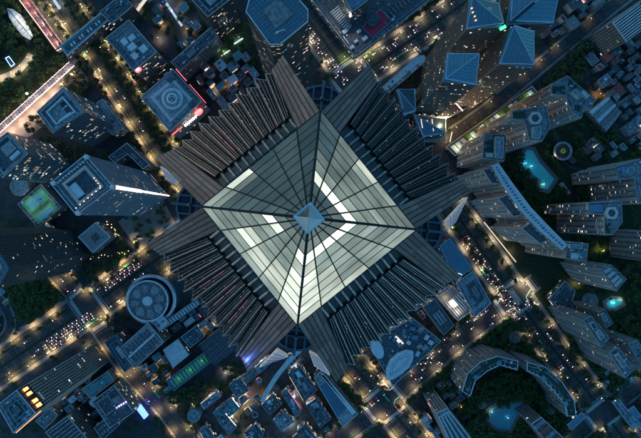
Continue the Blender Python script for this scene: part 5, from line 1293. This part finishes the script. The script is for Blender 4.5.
row('avenue_northeast', wdn['avenue_northeast']*.5 + 5, 8, (3.5, 5.8), 'street tree along the podium side of the northeast avenue', 'trees of the northeast avenue', 26)
row('street_south', wdn['street_south']*.3, 12, (3, 4.2), 'street tree on the strip of the south street', 'trees of the south street', 27)
row('street_southeast', wdn['street_southeast']*.5 + 5, 8, (3.4, 5.4), 'street tree lining the southeast street beside the mall podium', 'trees of the southeast street', 28)
row('street_southeast', -wdn['street_southeast']*.5 - 5, 8, (3.6, 5.8), 'street tree lining the southeast street on its park side', 'park side trees of the southeast street', 29)
row('street_southwest', wdn['street_southwest']*.5 + 4.5, 8, (3.2, 5.2), 'street tree along the southwest street', 'trees of the southwest street', 30)
zone(10, [(320, 40), (352, 66), (375, 55), (345, 78), (325, 60)], (4, 6), 'lush tree at the corner below the red court podium', 'trees at the podium corner', 31, kind=3)
zone(16, [(340, 385), (352, 376), (372, 402), (356, 415)], (4, 7), 'round tree beside the south crossroads', 'trees by the south crossroads', 32)
zone(10, [(122, 215), (158, 192), (172, 225), (140, 248)], (3.5, 5), 'tree on the open plaza left of the skyscraper', 'plaza trees left of the skyscraper', 44)
zone(22, [(78, 255), (120, 230), (133, 262), (92, 285)], (3.5, 5.5), 'tree strung with lights in the grove beside the small pavilion', 'grove beside the small pavilion', 33)
zone(26, [(215, 40), (255, 20), (268, 60), (232, 85)], (3.5, 5.5), 'dark tree in the yard beneath the octagonal tower', 'yard trees beneath the octagonal tower', 34)
zone(18, [(140, 8), (200, 10), (215, 60), (175, 60)], (4, 6), 'dark tree between the bright shop strips', 'shop strip trees', 35)
zone(26, [(178, 395), (232, 362), (250, 370), (200, 410), (205, 440), (185, 430)], (3.2, 5.2), 'tree along the upper side of the shopping village', 'shopping village trees', 36)
zone(24, [(500, 150), (560, 120), (590, 150), (575, 200), (540, 200)], (4, 6.5), 'dark garden tree around the turquoise pool', 'trees around the turquoise pool', 37)
zone(20, [(565, 240), (641, 240), (641, 300), (590, 300)], (4, 6.5), 'dark garden tree between the right-edge slabs', 'trees between the right-edge slabs', 38)
zone(24, [(540, 315), (600, 350), (625, 395), (600, 395)], (4, 7), 'dense dark tree east of the avenue near the white-roofed slabs', 'trees east of the avenue', 39)
zone(14, [(120, 365), (180, 372), (195, 400), (165, 405)], (3.5, 5.5), 'tree on the dark green plot beside the southwest street', 'plot trees by the southwest street', 40)
zone(10, [(445, 130), (470, 118), (500, 95), (470, 140)], (3, 4.5), 'small tree by the garden arcade', 'arcade trees', 41, kind=3)
plant_trees()
# woods that read as one mass
def grove(polypx, n, rad, label, seed, m='leaf'):
    rg = random.Random(seed); poly = ccw(PP(polypx, 0)); bb = [min(p.x for p in poly), max(p.x for p in poly), min(p.y for p in poly), max(p.y for p in poly)]
    V, F = [], []; k = 0
    src = [(list(v.co) for v in me.vertices) for me in CROWN]; tmpl = [([tuple(v.co) for v in me.vertices], [tuple(p.vertices) for p in me.polygons]) for me in CROWN]
    for _ in range(n*15):
        if k >= n: break
        p = Vector((rg.uniform(bb[0], bb[1]), rg.uniform(bb[2], bb[3]))); rr = rg.uniform(*rad)
        if not inside(p, poly) or not free(p, rr, .55): continue
        k += 1; TREES.append((p, rr)); vs, fs = tmpl[rg.randrange(6)]; a = rg.random()*6.28; ca, sa = math.cos(a), math.sin(a); b = len(V); z = rr*1.3 + rg.uniform(0, 2)
        V += [(p.x + rr*(x*ca - y*sa), p.y + rr*(x*sa + y*ca), z + rr*.85*zz) for x, y, zz in vs]; F += [tuple(i + b for i in f) for f in fs]
        for dx in (0,): b = len(V); V += [(p.x - .3, p.y, 0), (p.x + .3, p.y, 0), (p.x, p.y + .3, 0), (p.x, p.y, z)]; F += [(b, b+1, b+3), (b+1, b+2, b+3), (b+2, b, b+3)]
    me = bpy.data.meshes.new('grove'); me.from_pydata(V, [], F); me.materials.append(M[m]); o = bpy.data.objects.new('grove', me); col.objects.link(o); o['kind'] = 'stuff'; o['label'] = label; o['category'] = 'trees'
grove([(6, 284), (58, 276), (68, 300), (28, 326)], 75, (3.5, 5.5), 'dense square grove of dark trees beside the southwest avenue', 51)
grove([(-30, -20), (10, -10), (62, 52), (66, 66), (-10, 130), (-30, 140)], 150, (4, 6.5), 'dark park woodland around the leaf pavilion', 52)
grove([(16, 130), (42, 112), (55, 140), (95, 150), (100, 175), (60, 175), (30, 150)], 40, (3.5, 5.5), 'dark trees filling the block below the truss walkway', 53, 'leaf_b')
grove([(76, 70), (96, 84), (80, 100), (64, 86)], 25, (3, 5), 'dark trees between walkway and northwest street', 54, 'leaf_b')
grove([(475, 345), (530, 305), (560, 350), (590, 420), (575, 400), (545, 362), (500, 352)], 110, (4, 6.5), 'dark park woodland between the avenue and the curved apartment rows', 55)
grove([(480, 385), (500, 370), (540, 380), (562, 405), (560, 440), (440, 440), (470, 400), (420, 385), (450, 365), (462, 380)], 150, (3.5, 6), 'dark garden woodland inside the curved apartment rows', 56)
grove([(530, 95), (575, 45), (590, 30), (600, 45), (580, 75), (548, 105), (535, 110)], 60, (4, 6.5), 'dark line of trees beside the upper right lane', 57, 'leaf_b')
grove([(580, 130), (641, 130), (660, 300), (570, 300), (575, 200)], 120, (3.5, 6), 'dark estate garden woodland among the right-edge slabs', 58)
grove([(595, 330), (660, 300), (660, 420), (615, 395)], 80, (4, 6.5), 'dark woodland around the lower right slabs', 59)
grove([(480, 165), (520, 150), (560, 195), (548, 222), (505, 190)], 40, (4, 6), 'dark garden trees behind the curved apartment slab', 60)
grove([(545, 415), (600, 425), (620, 445), (540, 445)], 45, (3.5, 5.5), 'dark trees around the blue-roofed shed', 61)
grove([(135, 382), (165, 360), (200, 395), (190, 440), (170, 440)], 30, (3.5, 5), 'dark trees by the small southern crossing', 62, 'leaf_b')
grove([(312, -6), (356, 52), (425, 0), (428, 6), (358, 60), (306, 0)], 35, (3, 4.2), 'clipped dark trees edging the red court podium', 63)

def infill(n, box, rad, label, seed, m):
    x0, y0, x1, y1 = box; grove([(x0, y0), (x1, y0), (x1, y1), (x0, y1)], n, rad, label, seed, m)
infill(300, (60, -5, 320, 215), (1.6, 3.6), 'scattered low planting in the upper left blocks', 71, 'leaf_b')
infill(260, (320, -5, 641, 150), (1.6, 3.6), 'scattered low planting in the upper right blocks', 72, 'leaf')
infill(320, (0, 215, 320, 440), (1.6, 3.6), 'scattered low planting in the lower left blocks', 73, 'leaf_b')
infill(300, (320, 290, 641, 440), (1.6, 3.4), 'scattered low planting in the lower right blocks', 74, 'leaf')

# ------------------------------------------------------------------ street lamps
def lamp_proto():
    pole = MB(); pole.lathe((0, 0), [(.16, 0), (.13, .4), (.09, 9.2)], 7)
    arm = MB(); arm.bar((0, 0, 9.1), (2.2, 0, 9.6), .14)
    hd = MB(); hd.box((2.5, 0), 1.1, .5, 9.5, 9.75, 0); hd.box((2.5, 0), .95, .4, 9.76, 9.86, 0)
    ms = []
    for nme, mb, m in (('pole', pole, 'steel'), ('arm', arm, 'steel'), ('lamp_head', hd, 'lamp_warm')):
        me = bpy.data.meshes.new(nme); me.from_pydata(mb.v, [], mb.f); me.materials.append(M[m]); ms.append((nme, me))
    return ms
LP = lamp_proto(); nl_ = 0
LD = {}
def lamp(p, ang, label, group, e, c):
    global nl_
    r = thing('street_lamp', label, 'street lamp', (p.x, p.y, 0.16), group); r.rotation_euler = (0, 0, ang)
    for nme, me in LP: o = bpy.data.objects.new(nme, me); col.objects.link(o); o.parent = r
    key = (e, c)
    if key not in LD: l = bpy.data.lights.new('lamp_glow', 'SPOT'); l.spot_size = R(152); l.spot_blend = .9; l.energy = e * LIT * 2.2; l.color = c; l.shadow_soft_size = .4; LD[key] = l
    o = bpy.data.objects.new('lamp_glow', LD[key]); col.objects.link(o); o.parent = r; o.location = (2.6, 0, 8.2); nl_ += 1
WARM = (1, .68, .3); NEUT = (1, .78, .48)
for k, step, e, c, both in (('avenue_southwest', 30, 5200, WARM, 1), ('avenue_northeast', 34, 3800, NEUT, 1), ('street_northwest', 28, 5600, WARM, 1), ('street_north', 34, 4200, NEUT, 1), ('avenue_east', 34, 4200, NEUT, 1),
                            ('street_southeast', 38, 2600, NEUT, 1), ('street_south', 28, 4800, WARM, 1), ('street_southwest', 34, 3400, WARM, 1), ('lane_east', 24, 3600, NEUT, 1), ('lane_southeast', 45, 1400, WARM, 0), ('lane_northeast', 60, 900, WARM, 0)):
    pl, wd = ROADW[k]; fr = frames(pl)
    for sg in ((-1, 1) if both else (1,)):
        acc = rng.uniform(0, step)
        for p, d, n in fr:
            acc += 4
            if acc < step: continue
            q = p + n*sg*(wd/2 + 1)
            px = NX + q.x/MPP; py = NY - q.y/MPP
            if not (-25 < px < 665 and -25 < py < 460) or not road_clear(q, k, 1) or blocked(q): continue
            acc = 0; a = math.atan2(-n.y*sg, -n.x*sg)
            ee = e*(.45 if (k == 'avenue_east' and py > 300) else 1)
            lamp(q, a, 'slim warm street lamp on the pavement of the ' + ' '.join(k.split('_')[::-1]), k.replace('_', ' ') + ' lamps', ee, c)
for (x, y, e, c, lb) in ((598, 94, 2600, (1, .5, .15), 'orange yard lamp at the upper end of the gabled sheds'), (618, 115, 2600, (1, .5, .15), 'orange yard lamp at the right end of the gabled sheds'), (600, 248, 2400, (1, .8, .25), 'yellow garden lamp between the helipad slab and end tower'),
        (625, 258, 900, (1, .9, .3), 'dim yellow garden lamp beside the right-edge slab'), (194, 404, 5200, (1, .72, .4), 'bright plaza lamp above the round kiosk'), (228, 372, 3500, (1, .85, .7), 'white lamp at the top of the shopping village'), (245, 405, 3000, (1, .8, .3), 'yellow lamp in the shopping village lane'),
        (228, 416, 3200, (1, .7, .4), 'warm lamp on the lower shopping village lane'), (540, 62, 1800, (1, .55, .25), 'orange lamp beside the upper right lane'), (597, 317, 2600, (1, .95, .7), 'white garden lamp beside the small teal pool'), (582, 326, 1500, (1, .75, .4), 'warm lamp behind the stepped white roof'),
        (575, 281, 2400, (1, .78, .3), 'yellow lamp in the court above the bent podium'), (461, 405, 700, (1, .7, .3), 'small lamp on the curved row garden path'), (129, 376, 3000, (1, .7, .4), 'warm corner lamp below the end block'), (112, 368, 2600, (1, .75, .45), 'warm lamp between teal hall and end block'),
        (90, 348, 3200, (1, .8, .5), 'corner lamp at the foot of the slab tower'), (135, 240, 4200, (1, .78, .45), 'plaza lamp by the left tip of the skyscraper'), (118, 232, 2600, (1, .7, .35), 'lamp at the edge of the pavilion grove'), (128, 255, 1600, (1, .7, .35), 'lamp on the bend of the grove path'),
        (29, 59, 3600, (1, .8, .5), 'path lamp at the upper end of the park path'), (13, 75, 4600, (1, .8, .5), 'path lamp in the middle of the park path'), (22, 69, 4600, (1, .8, .5), 'path lamp on the curved park path'), (4, 78, 4600, (1, .8, .5), 'path lamp at the left end of the park path'), (345, 60, 2200, (.85, 1, .3), 'lamp among the trees at the podium corner'), (371, 55, 2400, (.85, 1, .3), 'lamp in the lush tree by the northeast avenue'),
        (430, 140, 2600, (1, .75, .4), 'lamp by the glass-roofed hall canopy'), (190, 30, 2400, (1, .65, .3), 'lamp in the shop strip square'), (158, 40, 2400, (1, .75, .6), 'lamp among shop strip crowds'), (172, 12, 2200, (1, .8, .6), 'lamp beside the white blue canopy')):
    lamp(P(x, y).xy, rng.random()*6.28, lb, None, e, c)
lamp_mat('kerb_cyan', (.25, 1, .85), .5); lamp_mat('kerb_red', (1, .12, .08), 1.3)
for pts, m, lb in (([(380, 384), (383, 387), (386, 390)], 'kerb_red', 'red light line on the upper corner kerb of the south crossing'), ([(386, 390), (390, 390), (394, 387)], 'kerb_cyan', 'cyan light arc on the upper corner kerb of the south crossing'),
        ([(399, 397), (395, 400), (394, 405)], 'kerb_cyan', 'cyan light arc on the right corner kerb of the south crossing'), ([(395, 406), (398, 410), (402, 413)], 'kerb_red', 'red light line on the right corner kerb of the south crossing'),
        ([(363, 402), (364, 407), (361, 413)], 'kerb_cyan', 'cyan light arc on the left corner kerb of the south crossing'), ([(498, 289), (502, 297), (497, 304)], 'kerb_cyan', 'cyan light arc on the left corner kerb of the crowded east crossing'),
        ([(506, 312), (513, 308), (520, 313)], 'kerb_cyan', 'cyan light arc on the lower corner kerb of the crowded east crossing'), ([(531, 289), (526, 297), (529, 303)], 'kerb_cyan', 'cyan light arc on the right corner kerb of the crowded east crossing'),
        ([(97, 77), (99, 81), (100, 86)], 'kerb_red', 'red light arc on the left kerb of the northwest crossing'), ([(103, 94), (107, 95), (112, 96)], 'kerb_red', 'red light line on the lower kerb of the northwest crossing'), ([(130, 75), (132, 79), (136, 83)], 'kerb_red', 'red light line on the right kerb of the northwest crossing')):
    mb = MB(); v_ = [P(x, y, .5) for x, y in pts]
    for a_, b_ in zip(v_, v_[1:]): mb.bar(a_, b_, .4, .7)
    tag(mb.build('kerb_light', m), lb, 'light')
zb = random.Random(9)
for i in range(22):
    t = i/21; x, y = lerp2((108, 222), (132, 248), t) if i < 11 else lerp2((92, 258), (128, 252), (i-11)/10); p = P(x + zb.uniform(-1.5, 1.5), y + zb.uniform(-1.5, 1.5)).xy
    r = thing('garden_bollard', 'short glowing garden bollard along the grove path beside the small pavilion', 'bollard', (p.x, p.y, 0), 'grove path bollards')
    mb = MB(); mb.lathe(p, [(.14, 0), (.14, 3.2)], 8); mb.build('post', 'steel', r); mb = MB(); mb.lathe(p, [(0, 3.2), (.5, 3.3), (.5, 3.9), (0, 4.0)], 8); mb.build('light_cap', 'lamp_warm', r)
print('LAMPS', nl_)

# ------------------------------------------------------------------ cars
def car_mesh(m, L=4.6, W=1.85, Hh=1.45, bus=False):
    mb = MB(); b = .35
    if bus:
        mb.box((0, 0), L, W, .4, 3.1); mb.box((0, 0), L - .3, W + .04, 1.5, 2.5, 0, 1); mb.box((0, 0), L*.6, W*.5, 3.1, 3.4)
    else:
        s = [(-L/2, .45), (-L/2 + .1, .95), (-L*.28, 1.0), (L*.22, .98), (L/2 - .15, .8), (L/2, .5)]
        for (x0, z0), (x1, z1) in zip(s, s[1:]): mb.face([(x0, -W/2, z0), (x1, -W/2, z1), (x1, W/2, z1), (x0, W/2, z0)])
        for y, o in ((-W/2, 1), (W/2, -1)): mb.face([(x, y, z) for x, z in ([(-L/2, .35)] + s + [(L/2, .35)])][::-o])
        mb.face([(-L/2, -W/2, .35), (-L/2, -W/2, .45), (-L/2, W/2, .45), (-L/2, W/2, .35)]); mb.face([(L/2, W/2, .35), (L/2, W/2, .5), (L/2, -W/2, .5), (L/2, -W/2, .35)])
        r0, r1, r2, r3, w2 = -L*.36, -L*.22, L*.06, L*.24, W*.40
        bt = [(r0, -W*.46, .99), (r3, -W*.46, .97), (r3, W*.46, .97), (r0, W*.46, .99)]; tp = [(r1, -w2, Hh), (r2, -w2, Hh), (r2, w2, Hh), (r1, w2, Hh)]
        mb.face(tp, 0)
        for i in range(4): mb.face([bt[i], bt[(i+1) % 4], tp[(i+1) % 4], tp[i]], 1)
    for x in (-L*.3, L*.3):
        for y in (-W/2 + .08, W/2 - .08): mb.box((x, y), .62, .2, 0, .62, 0, 4)
    hz = .75 if not bus else 1.0
    for y in (-W*.32, W*.32):
        mb.box((L/2 - .12, y), .5, .5, hz - .12, hz + .12, 0, 2); mb.box((-L/2 + .05, y), .36, .5, hz + .05, hz + .3, 0, 3)
    me = bpy.data.meshes.new('car'); me.from_pydata(mb.v, [], mb.f)
    for q in (m, 'car_glass', 'head_light', 'tail_light', 'car_black'): me.materials.append(M[q])
    me.polygons.foreach_set('material_index', mb.m); return me
CARM = {'white': car_mesh('car_white'), 'grey': car_mesh('car_grey'), 'black': car_mesh('car_black'), 'red': car_mesh('car_red'), 'blue': car_mesh('car_blue')}
BUS = car_mesh('bus_green', 11.5, 2.5, 3, True)
ncar = 0; CARP = []
def cars(k, i0, i1, n, seed, where, lanes=None):
    global ncar
    rg = random.Random(seed); pl, wd = ROADW[k]; fr = frames(pl); N = len(fr); nl = max(2, int(wd/3.6)); lw = wd/nl; c_ = 0
    for _ in range(n*14):
        if c_ >= n: break
        f = rg.uniform(i0, i1)*(N - 1); i = min(int(f), N - 2); p, d, nn = fr[i]; j = rg.choice(lanes) if lanes else rg.randrange(nl)
        off = -wd/2 + (j + .5)*lw; q = p + d*(f - i)*4 + nn*off
        if abs(off) < 2 and wd > 30: continue
        if any((q - x).length < (2.6 if abs((q - x).dot(nn)) > 2 else 6.2) for x in CARP): continue
        CARP.append(q); c_ += 1; ncar += 1
        a = math.atan2(d.y, d.x) + (math.pi if off > 0 else 0) + rg.uniform(-.03, .03)
        bus = rg.random() < .035
        cn = 'bus' if bus else rg.choice(('white', 'white', 'white', 'grey', 'black', 'red', 'blue', 'white'))
        o = bpy.data.objects.new('bus' if bus else 'car', BUS if bus else CARM[cn]); col.objects.link(o)
        o.location = (q.x, q.y, .115); o.rotation_euler = (0, 0, a)
        tag(o, ('green city bus ' if bus else cn + ' car ') + where, 'bus' if bus else 'car', ('buses ' if bus else cn + ' cars ') + where)
cars('avenue_southwest', .34, .50, 52, 1, 'queued on the southwest avenue left of the big crossing', [0, 1, 2, 3, 4, 5])
cars('avenue_southwest', .58, .70, 26, 2, 'queued on the southwest avenue right of the big crossing', [7, 8, 9, 10])
cars('avenue_southwest', .15, .8, 12, 3, 'driving on the southwest avenue')
cars('avenue_northeast', .15, .8, 48, 4, 'in heavy traffic on the northeast avenue')
cars('street_north', .25, .7, 30, 5, 'queued on the north street beside the podium', [0, 1, 2, 3])
cars('avenue_east', .2, .44, 46, 6, 'queued on the east avenue above the crowded crossing', [0, 1, 2, 3, 4])
cars('avenue_east', .43, .47, 10, 7, 'inside the crowded east crossing')
cars('avenue_east', .49, .78, 20, 8, 'on the dark lower east avenue')
cars('street_southeast', .05, .55, 30, 9, 'on the southeast street along the mall podium')
cars('street_south', .15, .95, 22, 10, 'on the south street')
cars('street_northwest', .15, .75, 22, 11, 'on the northwest street')
cars('street_southwest', .1, .95, 10, 12, 'on the southwest street')
print('CARS', ncar)
